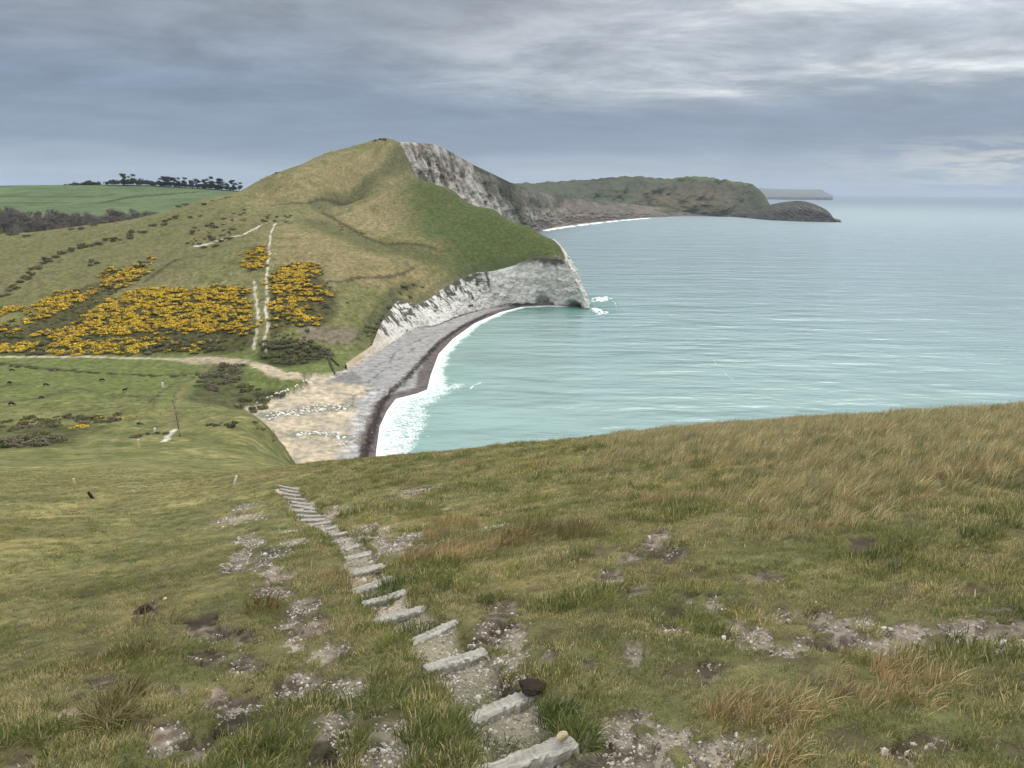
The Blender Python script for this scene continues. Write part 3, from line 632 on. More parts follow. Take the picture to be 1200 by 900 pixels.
def to_paint(G, PX, VV):
    st_ = np.sin((PX+VV*38)*0.84+fbm(PX, VV*20, 9, 3, 421)*3); T = np.zeros(PX.shape+(3,)); T[:] = (.085, .075, .062)
    T = mix(T, (.20, .175, .145), sstep(.35, .9, st_)*.75); T = mix(T, (.06, .062, .03), np.clip(sstep(.62, .95, VV)+sstep(915, 885, PX)*.7+fbm(PX, VV*30, 8, 3, 424)*.6-.1, 0, 1)*.75)
    return np.clip(T, .012, .7)
structure(loft('headland', TO, M_SLUMP, 260, 60, to_paint, to_disp))
SA = [(850, ((231, 12500), (226, 12600), (222.5, 12800))), (885, ((231, 12300), (225.5, 12500), (220.5, 12700))), (915, ((231, 12000), (225.5, 12200), (221.5, 12500))), (945, ((231, 11900), (225.5, 12100), (221.8, 12400))), (962, ((231, 11800), (226, 12050), (222.3, 12300))), (967, ((231, 11800), (227.5, 12000), (225, 12200))), (976, ((231, 11750), (229.5, 11900), (228.8, 12000)))]
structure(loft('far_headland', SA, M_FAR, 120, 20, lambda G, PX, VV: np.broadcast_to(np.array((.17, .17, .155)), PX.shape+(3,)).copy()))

# far fields on the left, behind the hill
LF = []
for px in (-420, -200, -60, 0, 60, 120, 180, 240, 290, 340, 420):
    up = np.interp(px, [-420, -60, 0, 80, 140, 200, 260, 300, 420], [222, 218.5, 217.5, 216.5, 216, 218, 222, 225, 232])
    LF.append((px, ((300, 800), (272, 860), (255, 960), (238, 1110), (up, 1330))))
def lf_paint(G, PX, VV):
    x, y = G[..., 0], G[..., 1]; n = fbm(x, y, 90, 4, 501); n2 = fbm(x, y, 16, 4, 502)
    T = np.zeros(PX.shape+(3,)); T[:] = (.105, .150, .062)
    T = mix(T, (.12, .16, .065), np.clip(n*1.2, 0, 1)); T = mix(T, (.060, .062, .032), np.clip(sstep(.52, .40, VV)*.9+n2*.4, 0, 1)*(1-sstep(.5, .56, VV)))
    def ln(pts, w, cl, amt):
        pp = [tuple(P(a_, b_, c_)[:2]) for a_, b_, c_ in pts]; return mix(T, cl, (1-sstep(w*.6, w*1.5, pdist(x, y, pp)+n2*w*.8))*amt)
    T = ln([(118, 238, 1110), (150, 233, 1170), (200, 229, 1225), (235, 226, 1270)], 5, (.030, .036, .018), .9)
    T = ln([(-100, 231, 1180), (40, 231, 1180), (110, 231, 1180), (128, 229, 1200)], 8, (.055, .062, .03), .75)
    T = ln([(-100, 237, 1110), (20, 236, 1110), (80, 237, 1110)], 6, (.06, .06, .03), .7)
    T = ln([(-60, 225, 1250), (0, 226, 1250), (60, 228, 1220)], 3, (.10, .10, .05), .5)
    return np.clip(T, .012, .7)
lfo = loft('fields', LF, M_FAR, 260, 90, lf_paint, lambda G, PX, VV: G+np.stack([0*PX, 0*PX, fbm(G[..., 0], G[..., 1], 120, 3, 503)*2*(1-sstep(.8, 1, VV))], -1))
structure(lfo)
_lfV = np.zeros(len(lfo.data.vertices)*3, np.float32); lfo.data.vertices.foreach_get('co', _lfV); _lfV = _lfV.reshape(-1, 3)
def fields_z(x, y): 
    d = (_lfV[:, 0]-x)**2+(_lfV[:, 1]-y)**2; d[_lfV[:, 2] < 0] = 1e12; return float(_lfV[np.argmin(d), 2])
#__PART2__
# ------------------------------------------------------------------ sea
ths = np.concatenate([np.linspace(-34, -15, 40, endpoint=False), np.linspace(-15, 20, 520, endpoint=False), np.linspace(20, 62, 120)])
rs = np.concatenate([np.geomspace(120, 900, 620, endpoint=False), np.geomspace(900, 36000, 130)])
TS, RS = np.meshgrid(np.radians(ths), rs); XS = RS*np.sin(TS); YS = RS*np.cos(TS)
sw = np.full(XS.shape, 1e4); mm = (RS < 1000)
sw[mm] = -sdf(XS[mm], YS[mm], WLP)
dtip = pdist(XS, YS, [tuple(p[:2]) for p in c_foot[8:14]]) if True else None
nA = fbm(XS, YS, 14, 4, 601); nB = np.abs(fbm(XS, YS, 4.5, 3, 602)); nC = fbm(XS, YS, 60, 3, 603)
reach = 5+np.interp(YS, [250, 330, 390, 420, 470, 560, 650], [17, 14, 8, 5, 5, 5, 2.5])*(1+nC*.5)
edge_ = sw+nA*2.5
foam = np.where(sw < 300, (1-sstep(.5, 3.2, edge_))*.78, 0)
lace = np.where(sw < 300, (1-sstep(reach*.35, reach, edge_))*.5, 0)
pp = flat([(447, 475), (462, 466), (500, 458), (530, 449), (566, 448), (530, 458), (505, 478), (495, 515), (488, 550), (446, 550)], 0)
d = np.full(XS.shape, -1e9); d[mm] = sdf(XS[mm], YS[mm], pp)
lace = np.maximum(lace, sstep(-5, 5, d+nA*5)*.45)
tipf = flat([(688, 349), (712, 347), (716, 352), (696, 354)], 0); tip2 = flat([(690, 360), (700, 362), (714, 368), (700, 369)], 0)
for q in (tipf, tip2):
    d = np.full(XS.shape, -1e9); d[mm] = sdf(XS[mm], YS[mm], q); foam = np.maximum(foam, sstep(-4, 4, d+nA*7)*(1-sstep(.10, .4, nB))*.9)
def streak(pts, w, amt):
    global foam
    d = pdist(XS+nC*6, YS+nA*5, flat(pts, 0)); foam = np.maximum(foam, (1-sstep(w*.3, w, d+np.abs(nA)*w))*amt)
streak([(799, 381), (812, 390), (823, 402)], .9, .25); streak([(832, 422), (850, 437), (862, 447)], 1.0, .36); streak([(862, 447), (878, 455), (910, 466)], 1.0, .25); streak([(716, 352), (728, 360)], 1, .5); streak([(540, 460), (572, 449)], .8, .6)
dsh = pdist(XS, YS, [tuple(Pz(px, py, 0)[:2]) for px, py in ((628, 271.5), (645, 268.5), (660, 266.3), (700, 261.3), (740, 257.2), (770, 255))])
foam = np.maximum(foam, (1-sstep(12, 26, dsh+nC*12))*(YS > 2000)*np.clip(.8+nC, 0, 1)); 
dsh2 = pdist(XS, YS, [tuple(Pz(px, py, 0)[:2]) for px, py in ((770, 255), (850, 255), (906, 259.4), (952, 261), (986, 261.2))]); foam = np.maximum(foam, (1-sstep(8, 20, dsh2+nC*14))*.3*np.clip(.4+nC*1.4, 0, 1))
foam = np.clip(np.maximum(foam, lace), 0, 1)
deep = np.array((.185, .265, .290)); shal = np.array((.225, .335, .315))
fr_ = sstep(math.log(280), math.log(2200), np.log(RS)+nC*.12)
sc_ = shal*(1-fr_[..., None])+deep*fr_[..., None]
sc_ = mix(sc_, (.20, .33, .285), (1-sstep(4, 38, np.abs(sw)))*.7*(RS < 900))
sc_ = mix(sc_, (.10, .23, .19), (1-sstep(5, 55, dtip+nC*14))*(XS < tipx[0]+30)*.85)  # cliff reflection and dark seabed painted into the water colour
sc_ = mix(sc_, (.06, .105, .15), sstep(math.log(3500), math.log(12000), np.log(RS)))  # distant water painted darker, for the higher sky its waves reflect
sc_ = sc_*(1+nC*.10)[..., None]
zz = np.zeros(XS.shape)-0.0; zz += np.where(sw < 60, foam*0.12, 0)
M_SEA, nt, b = new_mat('sea_water'); a = attr(nt, 'tint'); fa = N(nt, 'ShaderNodeAttribute', attribute_name='foam')
fn = noise_node(nt, 0.55, 6, .72); fn.inputs['Distortion'].default_value = 1.6; fth = N(nt, 'ShaderNodeMath', operation='MULTIPLY_ADD'); nt.links.new(fn.outputs[0], fth.inputs[0]); fth.inputs[1].default_value = 1.6; fth.inputs[2].default_value = -0.8
fad = N(nt, 'ShaderNodeMath', operation='ADD'); nt.links.new(fa.outputs['Fac'], fad.inputs[0]); nt.links.new(fth.outputs[0], fad.inputs[1])
fr = ramp(nt, fad.outputs[0], [(0.32, (0, 0, 0)), (0.62, (1, 1, 1))]); gate = ramp(nt, fa.outputs['Fac'], [(0.04, (0, 0, 0)), (0.2, (1, 1, 1))])
fm = N(nt, 'ShaderNodeMath', operation='MULTIPLY'); nt.links.new(fr.outputs[0], fm.inputs[0]); nt.links.new(gate.outputs[0], fm.inputs[1])
mx = N(nt, 'ShaderNodeMix', data_type='RGBA'); nt.links.new(fm.outputs[0], mx.inputs[0]); nt.links.new(a.outputs['Color'], mx.inputs[6]); mx.inputs[7].default_value = (.80, .84, .83, 1)
nt.links.new(mx.outputs[2], b.inputs['Base Color']); b.inputs['IOR'].default_value = 1.33; b.inputs['Specular IOR Level'].default_value = 0.5
rr_ = N(nt, 'ShaderNodeMapRange'); nt.links.new(fm.outputs[0], rr_.inputs[0]); ra_ = N(nt, 'ShaderNodeAttribute', attribute_name='chop'); nt.links.new(ra_.outputs['Fac'], rr_.inputs[3]); rr_.inputs[4].default_value = 0.9; nt.links.new(rr_.outputs[0], b.inputs['Roughness'])
w1 = noise_node(nt, 0.085, 3, .55, sx=(1, 2.1, 1)); w1.inputs['Distortion'].default_value = .4
w2 = noise_node(nt, 0.024, 3, .5, sx=(1, 2.6, 1)); w3 = noise_node(nt, 0.006, 3, .6, sx=(1, 3, 1))
s1 = N(nt, 'ShaderNodeMath', operation='MULTIPLY_ADD'); nt.links.new(w2.outputs[0], s1.inputs[0]); s1.inputs[1].default_value = 4.5; nt.links.new(w1.outputs[0], s1.inputs[2])
s2 = N(nt, 'ShaderNodeMath', operation='MULTIPLY_ADD'); nt.links.new(w3.outputs[0], s2.inputs[0]); s2.inputs[1].default_value = 11.0; nt.links.new(s1.outputs[0], s2.inputs[2])
w0 = noise_node(nt, .42, 4, .6, sx=(1, 1.8, 1)); s3 = N(nt, 'ShaderNodeMath', operation='MULTIPLY_ADD'); nt.links.new(w0.outputs[0], s3.inputs[0]); s3.inputs[1].default_value = .14; nt.links.new(s2.outputs[0], s3.inputs[2])
bump(nt, b, s3.outputs[0], 1.0, 0.55)
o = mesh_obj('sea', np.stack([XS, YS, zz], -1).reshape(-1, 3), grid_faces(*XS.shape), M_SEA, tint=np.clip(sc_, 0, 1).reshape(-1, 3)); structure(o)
at = o.data.attributes.new('foam', 'FLOAT', 'POINT'); at.data.foreach_set('value', foam.ravel().astype(np.float32))
at = o.data.attributes.new('chop', 'FLOAT', 'POINT'); at.data.foreach_set('value', (.18+.27*sstep(math.log(900), math.log(9000), np.log(RS))).ravel().astype(np.float32))

# ------------------------------------------------------------------ sky, sun, air
SUN_EL, SUN_AZ = R(48), R(28)          # azimuth to the right of straight ahead
W = bpy.data.worlds.new('World'); SC.world = W; W.use_nodes = True; nt = W.node_tree; bg = nt.nodes['Background']
sky = N(nt, 'ShaderNodeTexSky', sky_type='NISHITA', sun_disc=False, sun_elevation=SUN_EL, sun_rotation=SUN_AZ, altitude=100, air_density=1.2, dust_density=2.0)
tc = N(nt, 'ShaderNodeTexCoord'); sep = N(nt, 'ShaderNodeSeparateXYZ'); nt.links.new(tc.outputs['Generated'], sep.inputs[0])
def M(op, a_, b_=None, c_=None):
    n = N(nt, 'ShaderNodeMath', operation=op)
    for i, q in enumerate((a_, b_, c_)):
        if q is None: continue
        if isinstance(q, (int, float)): n.inputs[i].default_value = q
        else: nt.links.new(q, n.inputs[i])
    return n.outputs[0]
x_, y_, z_ = sep.outputs
zc = M('MAXIMUM', z_, 0.0)
den = M('ADD', zc, 0.115)
cmb = N(nt, 'ShaderNodeCombineXYZ'); nt.links.new(M('DIVIDE', x_, den), cmb.inputs[0]); nt.links.new(M('DIVIDE', y_, den), cmb.inputs[1])
def cn(scale, detail, rough, sx, loc=(0, 0, 0), dist=0.3):
    mp = N(nt, 'ShaderNodeMapping'); mp.inputs['Scale'].default_value = sx; mp.inputs['Location'].default_value = loc; mp.inputs['Rotation'].default_value = (0, 0, R(-14)); nt.links.new(cmb.outputs[0], mp.inputs[0])
    n = N(nt, 'ShaderNodeTexNoise', Scale=scale, Detail=detail, Roughness=rough); n.inputs['Distortion'].default_value = dist; nt.links.new(mp.outputs[0], n.inputs['Vector']); return n.outputs[0]
big = cn(0.42, 4, .5, (1, 1, 1), (3.1, 1.7, 0)); fine_ = cn(2.0, 8, .62, (1, 1.25, 1), (0, 4.2, 0), .35); wisp = cn(1.2, 8, .62, (.8, 1.25, 1), (7, 2, 0), .35)
el = M('ADD', zc, M('MULTIPLY', M('SUBTRACT', big, .5), 0.06))
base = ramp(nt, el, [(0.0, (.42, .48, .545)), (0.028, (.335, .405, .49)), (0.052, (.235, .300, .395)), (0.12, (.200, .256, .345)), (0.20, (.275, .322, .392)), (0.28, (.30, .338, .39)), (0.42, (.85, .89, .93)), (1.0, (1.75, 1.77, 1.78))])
# the lighter break in the cloud, towards the right
bd = Vector((math.sin(R(20))*math.cos(R(11)), math.cos(R(20))*math.cos(R(11)), math.sin(R(11))))
dotn = N(nt, 'ShaderNodeVectorMath', operation='DOT_PRODUCT'); nt.links.new(tc.outputs['Generated'], dotn.inputs[0]); dotn.inputs[1].default_value = bd
def glow(lo, hi, src=None):
    n = N(nt, 'ShaderNodeMapRange', interpolation_type='SMOOTHSTEP'); nt.links.new(src or dotn.outputs['Value'], n.inputs[0]); n.inputs[1].default_value = lo; n.inputs[2].default_value = hi; return n.outputs[0]
elr = glow(.085, .135, zc)
g1_ = M('MULTIPLY', glow(.84, .985), elr)
br = M('MULTIPLY', g1_, M('MULTIPLY_ADD', glow(.38, .68, wisp), .75, .25))
colr = mul(nt, base.outputs[0], (.62, .655, .68), 1.0, 'MIX'); nt.links.new(M('MULTIPLY', br, 1.0), colr.node.inputs[0])
br2 = M('MULTIPLY', M('MULTIPLY', glow(.965, .999), elr), glow(.52, .72, wisp)); colr2 = mul(nt, colr, (.84, .85, .84), 1.0, 'MIX'); nt.links.new(M('MULTIPLY', br2, .8), colr2.node.inputs[0])
# warm pale band low on the right
wb = M('MULTIPLY', M('MULTIPLY', glow(.30, .60, x_), glow(.075, .030, zc)), glow(.40, .60, fine_)); colr3 = mul(nt, colr2, (.58, .60, .585), 1.0, 'MIX'); nt.links.new(M('MULTIPLY', wb, .95), colr3.node.inputs[0])
lm = M('MULTIPLY', glow(.26, .05, x_), glow(.10, .22, zc)); colr4 = mul(nt, colr3, (.25, .275, .315), 1.0, 'MIX'); nt.links.new(M('MULTIPLY', M('MULTIPLY', lm, glow(.36, .30, zc)), .55), colr4.node.inputs[0])
tex = M('MULTIPLY_ADD', M('SUBTRACT', fine_, .5), M('MULTIPLY_ADD', glow(.04, .16, zc), .95, .12), M('MULTIPLY_ADD', M('SUBTRACT', wisp, .5), .35, 1.0))
cl = N(nt, 'ShaderNodeVectorMath', operation='SCALE'); nt.links.new(colr4, cl.inputs[0]); nt.links.new(tex, cl.inputs['Scale'])
skys = N(nt, 'ShaderNodeVectorMath', operation='SCALE'); nt.links.new(sky.outputs[0], skys.inputs[0]); skys.inputs['Scale'].default_value = 0.08
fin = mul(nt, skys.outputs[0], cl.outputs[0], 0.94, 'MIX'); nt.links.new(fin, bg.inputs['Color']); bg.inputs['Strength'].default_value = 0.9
sl = bpy.data.lights.new('sun', 'SUN'); sl.energy = 1.4; sl.angle = R(35); sl.color = (1, .96, .90); so = bpy.data.objects.new('sun', sl); ROOT.objects.link(so)
sd = Vector((math.sin(SUN_AZ)*math.cos(SUN_EL), math.cos(SUN_AZ)*math.cos(SUN_EL), math.sin(SUN_EL))); so.rotation_euler = (-sd).to_track_quat('-Z', 'Y').to_euler(); so.location = (0, 0, 400)

HAZE = True
if HAZE:
    x0, x1, y0, y1, z0, z1 = -26000, 36200, -120, 36300, -12, 330
    Vh = [(x, y, z) for z in (z0, z1) for y in (y0, y1) for x in (x0, x1)]
    Fh = np.array([(0, 2, 3, 1), (4, 5, 7, 6), (0, 1, 5, 4), (2, 6, 7, 3), (0, 4, 6, 2), (1, 3, 7, 5)])
    mh = bpy.data.materials.new('haze_air'); mh.use_nodes = True; nt = mh.node_tree; nt.nodes.remove(nt.nodes['Principled BSDF'])
    pv = N(nt, 'ShaderNodeVolumePrincipled', Density=3.6e-5, Anisotropy=0.2); pv.inputs['Color'].default_value = (.60, .74, .92, 1); nt.links.new(pv.outputs[0], nt.nodes['Material Output'].inputs['Volume'])
    ho = mesh_obj('haze', np.array(Vh), Fh, mh, smooth=False); ho['kind'] = 'stuff'; ho.visible_shadow = True
    mh.cycles.homogeneous_volume = True if hasattr(mh.cycles, 'homogeneous_volume') else None

# ------------------------------------------------------------------ render
SC.render.engine = 'CYCLES'
SC.view_settings.view_transform = 'Standard'; SC.view_settings.look = 'None'; SC.view_settings.exposure = 0.38; SC.view_settings.gamma = 1
SC.cycles.use_denoising = True; SC.cycles.max_bounces = 5; SC.cycles.diffuse_bounces = 2; SC.cycles.glossy_bounces = 2; SC.cycles.transparent_max_bounces = 4; SC.cycles.volume_bounces = 0
SC.cycles.use_adaptive_sampling = True; SC.cycles.adaptive_threshold = 0.01
#__PART3__
# ------------------------------------------------------------------ scattering
def scatter(name, pts, rot, scl, idx, protos):
    """one object whose points carry copies of the little meshes in protos"""
    me = bpy.data.meshes.new(name); n = len(pts); me.vertices.add(n); me.vertices.foreach_set('co', np.asarray(pts, np.float32).ravel())
    a = me.attributes.new('rot', 'FLOAT_VECTOR', 'POINT'); a.data.foreach_set('vector', np.asarray(rot, np.float32).ravel())
    a = me.attributes.new('scl', 'FLOAT_VECTOR', 'POINT'); scl = np.asarray(scl, np.float32); scl = np.repeat(scl[:, None], 3, 1) if scl.ndim == 1 else scl; a.data.foreach_set('vector', scl.ravel())
    a = me.attributes.new('idx', 'INT', 'POINT'); a.data.foreach_set('value', np.asarray(idx, np.int32))
    o = bpy.data.objects.new(name, me); ROOT.objects.link(o); o['kind'] = 'stuff'
    cl = bpy.data.collections.new(name+'_kit')
    for i, p in enumerate(protos): p.name = '%s_kit_%02d' % (name, i); cl.objects.link(p)
    ng = bpy.data.node_groups.new(name, 'GeometryNodeTree'); ng.interface.new_socket('Geometry', in_out='INPUT', socket_type='NodeSocketGeometry'); ng.interface.new_socket('Geometry', in_out='OUTPUT', socket_type='NodeSocketGeometry')
    gi = ng.nodes.new('NodeGroupInput'); go = ng.nodes.new('NodeGroupOutput'); ci = ng.nodes.new('GeometryNodeCollectionInfo'); ci.inputs['Collection'].default_value = cl
    ci.inputs['Separate Children'].default_value = True; ci.inputs['Reset Children'].default_value = True
    ip = ng.nodes.new('GeometryNodeInstanceOnPoints'); ip.inputs['Pick Instance'].default_value = True
    def na(nm, dt):
        q = ng.nodes.new('GeometryNodeInputNamedAttribute'); q.data_type = dt; q.inputs['Name'].default_value = nm; return q.outputs['Attribute']
    e2r = ng.nodes.new('FunctionNodeEulerToRotation'); ng.links.new(na('rot', 'FLOAT_VECTOR'), e2r.inputs[0])
    ng.links.new(gi.outputs[0], ip.inputs['Points']); ng.links.new(ci.outputs[0], ip.inputs['Instance']); ng.links.new(na('idx', 'INT'), ip.inputs['Instance Index'])
    ng.links.new(e2r.outputs[0], ip.inputs['Rotation']); ng.links.new(na('scl', 'FLOAT_VECTOR'), ip.inputs['Scale']); ng.links.new(ip.outputs[0], go.inputs[0])
    md = o.modifiers.new('scatter', 'NODES'); md.node_group = ng
    return o

# ------------------------------------------------------------------ grass
M_GRASS, nt, b = new_mat('grass_blade'); a = attr(nt, 'tint'); oi = N(nt, 'ShaderNodeObjectInfo')
rv = ramp(nt, oi.outputs['Random'], [(0, (.56, .64, .56)), (.5, (1.0, 1.0, .96)), (1, (1.6, 1.45, 1.32))])
gc = mul(nt, a.outputs['Color'], rv.outputs[0], 1.0)
tr_ = N(nt, 'ShaderNodeBsdfTranslucent'); nt.links.new(gc, tr_.inputs[0]); nt.links.new(gc, b.inputs['Base Color']); b.inputs['Roughness'].default_value = .6; b.inputs['Specular IOR Level'].default_value = .25
ms = N(nt, 'ShaderNodeMixShader'); ms.inputs[0].default_value = .35; nt.links.new(b.outputs[0], ms.inputs[1]); nt.links.new(tr_.outputs[0], ms.inputs[2]); nt.links.new(ms.outputs[0], nt.nodes['Material Output'].inputs[0])
def tuft(n, rad, h0, h1, wid, lean, wind, cols, wts, seed, curl=1.0):
    r = np.random.default_rng(seed); V_, F_, T_ = [], [], []
    cols = np.array(cols)
    for i in range(n):
        a_ = r.uniform(0, 6.283); q = rad*math.sqrt(r.uniform()); bx, by = q*math.cos(a_), q*math.sin(a_)
        h = r.uniform(h0, h1); w = wid*r.uniform(.7, 1.3)
        la = r.normal(a_, .9); lx = math.cos(la)*lean*r.uniform(.2, 1)+wind*r.uniform(.5, 1.2); ly = math.sin(la)*lean*r.uniform(.2, 1)-wind*.12
        fa = r.uniform(0, 3.1416); wx, wy = math.cos(fa)*w, math.sin(fa)*w
        cc_ = cols[r.choice(len(cols), p=wts)]*r.uniform(.75, 1.25)
        k0 = len(V_)
        for t, ww in ((0, 1), (.38, .85), (.72, .55)):
            ox, oy = bx+lx*h*t**1.7*curl, by+ly*h*t**1.7*curl; z = h*t*(1-.28*t*min(1, math.hypot(lx, ly)))
            V_ += [(ox-wx*ww, oy-wy*ww, z), (ox+wx*ww, oy+wy*ww, z)]; T_ += [cc_*(.95+.1*t)]*2
        V_.append((bx+lx*h*curl, by+ly*h*curl, h*(1-.28*min(1, math.hypot(lx, ly))))); T_.append(cc_*1.08)
        F_.append([(k0, k0+1, k0+3, k0+2), (k0+2, k0+3, k0+5, k0+4)]); F_[-1].append((k0+4, k0+5, k0+6))
    q4 = np.array([f for g in F_ for f in g[:2]]); q3 = np.array([g[2] for g in F_])
    return mesh_obj('tuft', np.array(V_), [q4, q3], M_GRASS, tint=np.array(T_), smooth=True, link=False)
GS = [(.20, .215, .072), (.27, .26, .10), (.36, .315, .15), (.145, .175, .055), (.50, .42, .25), (.64, .55, .37)]
protos = [tuft(46, .11, .025, .065, .0030, .9, .15, GS, (.38, .22, .06, .30, .03, .01) if i < 2 else (.14, .26, .28, .04, .20, .08), 10+i) for i in range(4)]
protos += [tuft(44, .10, .045, .105, .0032, .8, .2, [(.155, .18, .056), (.21, .22, .08), (.30, .27, .12), (.12, .15, .043), (.44, .37, .21), (.58, .5, .33)], (.32, .24, .10, .21, .09, .04), 20+i) for i in range(3)]
LS = [(.27, .24, .105), (.38, .315, .165), (.52, .44, .27), (.72, .63, .43), (.19, .19, .075), (.13, .15, .055)]
protos += [tuft(52, .15, .14, .34, .0034, .45, .62, LS, (.24, .24, .17, .11, .14, .10), 30+i) for i in range(4)]
RS_ = [(.34, .25, .13), (.43, .33, .185), (.27, .225, .10), (.54, .44, .27)]
protos += [tuft(48, .13, .07, .18, .0032, .8, .45, RS_, (.35, .25, .25, .15), 40+i) for i in range(2)]
def cloud(bands, keep, xr=(-58, 58)):
    out = []
    for r0, r1, den, sc_ in bands:
        n = int(math.radians(xr[1]-xr[0])/2*(r1*r1-r0*r0)*den); r = np.sqrt(rng.uniform(r0*r0, r1*r1, n)); t = np.radians(rng.uniform(*xr, n))
        x, y = r*np.sin(t), r*np.cos(t); m_ = keep(x, y, r); x, y, r = x[m_], y[m_], r[m_]
        out.append(np.stack([x, y, ground(x, y)-.004, np.full(len(x), sc_)], 1))
    return np.concatenate(out)
def not_bare(x, y, r):
    bv = lookup(BARE, x, y); st = lookup(STEP_ON, x, y); al_ = lookup(apath, x, y); fr_ = np.ceil(al_)-al_
    gp_ = lookup(gap_, x, y)
    ok_ = (gp_ < rng.uniform(.12, .5, len(x))) & (bv+rng.uniform(-.2, .2, len(x)) < .32)
    return np.where(st > .62, (fr_ > .48) & (rng.uniform(0, 1, len(x)) < .5) & (al_ < 12), ok_)
def roughness(x, y): return lookup(rough, x, y)
base_pts = cloud([(1.2, 4, 330, .9), (4, 8, 250, 1.0), (8, 16, 115, 1.3), (16, 34, 30, 1.9), (34, 75, 10, 2.5), (75, 135, 3, 3.6)], not_bare)
pn = fbm(base_pts[:, 0], base_pts[:, 1], 1.6, 3, 701); pn2 = fbm(base_pts[:, 0], base_pts[:, 1], .55, 2, 702); ro = roughness(base_pts[:, 0], base_pts[:, 1])
u_ = rng.uniform(0, 1, len(base_pts)); idx = rng.integers(0, 2, len(base_pts))+2*((fbm(base_pts[:, 0], base_pts[:, 1], 1.1, 3, 709)+u_*.5-.22) > 0)
lush = (pn+pn2*.6+u_*.5 > .74)
nearp = (np.abs(lookup(dpath, base_pts[:, 0], base_pts[:, 1])/np.maximum(lookup(hw, base_pts[:, 0], base_pts[:, 1]), .2)-1.15) < .45) & (u_ < .45)
left_ = (base_pts[:, 0] < -.28*base_pts[:, 1]-.6)&(np.hypot(base_pts[:, 0], base_pts[:, 1]) > 7.5); lush &= ~left_; lush |= nearp; idx[lush] = rng.integers(4, 7, lush.sum())
redd = (fbm(base_pts[:, 0], base_pts[:, 1], 2.8, 3, 705)+u_*.3 > .72) & (base_pts[:, 0] > -3.5); idx[redd] = rng.integers(11, 13, redd.sum())
sc_ = base_pts[:, 3]*.74*rng.uniform(.6, 1.3, len(base_pts))*(1+.55*np.clip(pn+pn2*.5, -1, 1))
sc_ = np.where(left_ & ~nearp, sc_*.62, sc_)
rt = np.zeros((len(base_pts), 3)); rt[:, 2] = rng.uniform(-.9, .9, len(base_pts)); rt[:, :2] = rng.normal(0, .12, (len(base_pts), 2))
scatter('grass', base_pts[:, :3], rt, np.stack([sc_, sc_, sc_*rng.uniform(.7, 1.2, len(sc_))], 1), idx, protos)
def rk(x, y, r): return not_bare(x, y, r) & (roughness(x, y)*1.15+fbm(x, y, 2.2, 3, 711)*.55 > rng.uniform(.25, .95, len(x)))
lp = cloud([(4, 9, 60, .75), (9, 18, 60, .9), (18, 34, 40, 1.1), (34, 60, 16, 1.35)], rk, (-20, 58))
li = rng.integers(7, 11, len(lp)); gg = fbm(lp[:, 0], lp[:, 1], 1.7, 3, 713)+rng.uniform(-.3, .3, len(lp)); li[gg > .62] = rng.integers(11, 13, (gg > .62).sum()); li[gg < -.5] = rng.integers(4, 7, (gg < -.5).sum())
ls = lp[:, 3]*.88*rng.uniform(.65, 1.2, len(lp))*np.interp(lp[:, 0]*.5+lp[:, 1]*.1, [1, 5], [.75, 1.05])*(1+.25*gg); lr = np.zeros((len(lp), 3)); lr[:, 2] = rng.normal(.25, .45, len(lp)); lr[:, :2] = rng.normal(0, .1, (len(lp), 2))
protos2 = [p.copy() for p in protos]
scatter('long_grass', lp[:, :3], lr, ls, li, protos2)

# ------------------------------------------------------------------ stones
M_STONE, nt, b = new_mat('chalk_stone'); oi = N(nt, 'ShaderNodeObjectInfo'); rv = ramp(nt, oi.outputs['Random'], [(0, (.22, .19, .155)), (.4, (.40, .36, .30)), (.75, (.58, .53, .46)), (1, (.74, .70, .63))])
n1 = noise_node(nt, 30, 5, .65); r1 = ramp(nt, n1.outputs[0], [(.3, (.7, .68, .64)), (.6, (1.05, 1.05, 1.05))]); nt.links.new(mul(nt, rv.outputs[0], r1.outputs[0], .9), b.inputs['Base Color']); bump(nt, b, n1.outputs[0], .5, .02)
M_FLINT, nt, b = new_mat('stained_stone'); n1 = noise_node(nt, 9, 5, .65); r1 = ramp(nt, n1.outputs[0], [(.3, (.26, .20, .11)), (.55, (.52, .43, .26)), (.75, (.64, .57, .42))]); nt.links.new(r1.outputs[0], b.inputs['Base Color']); bump(nt, b, n1.outputs[0], .6, .03)
def stone(seed, mat=M_STONE, sub=2, ax=(1, .78, .55)):
    bm = bmesh.new(); bmesh.ops.create_icosphere(bm, subdivisions=sub, radius=1); r = random.Random(seed)
    pl = [(Vector((r.gauss(0, 1), r.gauss(0, 1), r.gauss(0, 1))).normalized(), r.uniform(.55, .85)) for _ in range(11)]
    for v in bm.verts:
        for n_, d_ in pl:
            k_ = v.co.dot(n_)-d_
            if k_ > 0: v.co -= n_*k_*.9
        v.co.x *= ax[0]; v.co.y *= ax[1]; v.co.z *= ax[2]
    me = bpy.data.meshes.new('stone'); bm.to_mesh(me); bm.free(); me.materials.append(mat)
    for p in me.polygons: p.use_smooth = False
    return bpy.data.objects.new('stone', me)
def gk(x, y, r): return lookup(GRAV, x, y)*(.8+fbm(x, y, .25, 2, 721)) > rng.uniform(.25, .9, len(x))
gp = cloud([(1.5, 5, 2000, .011), (5, 9, 1100, .014), (9, 18, 330, .022), (18, 45, 50, .036)], gk, (-40, 42))
gr = rng.uniform(0, 6.28, (len(gp), 3)); gs = gp[:, 3]*np.exp(rng.normal(0, .42, len(gp)))
scatter('gravel', gp[:, :3]+np.array([0, 0, .004]), gr, gs, rng.integers(0, 5, len(gp)), [stone(900+i, sub=1) for i in range(5)])
smesh = [stone(50+i, sub=3) for i in range(4)]
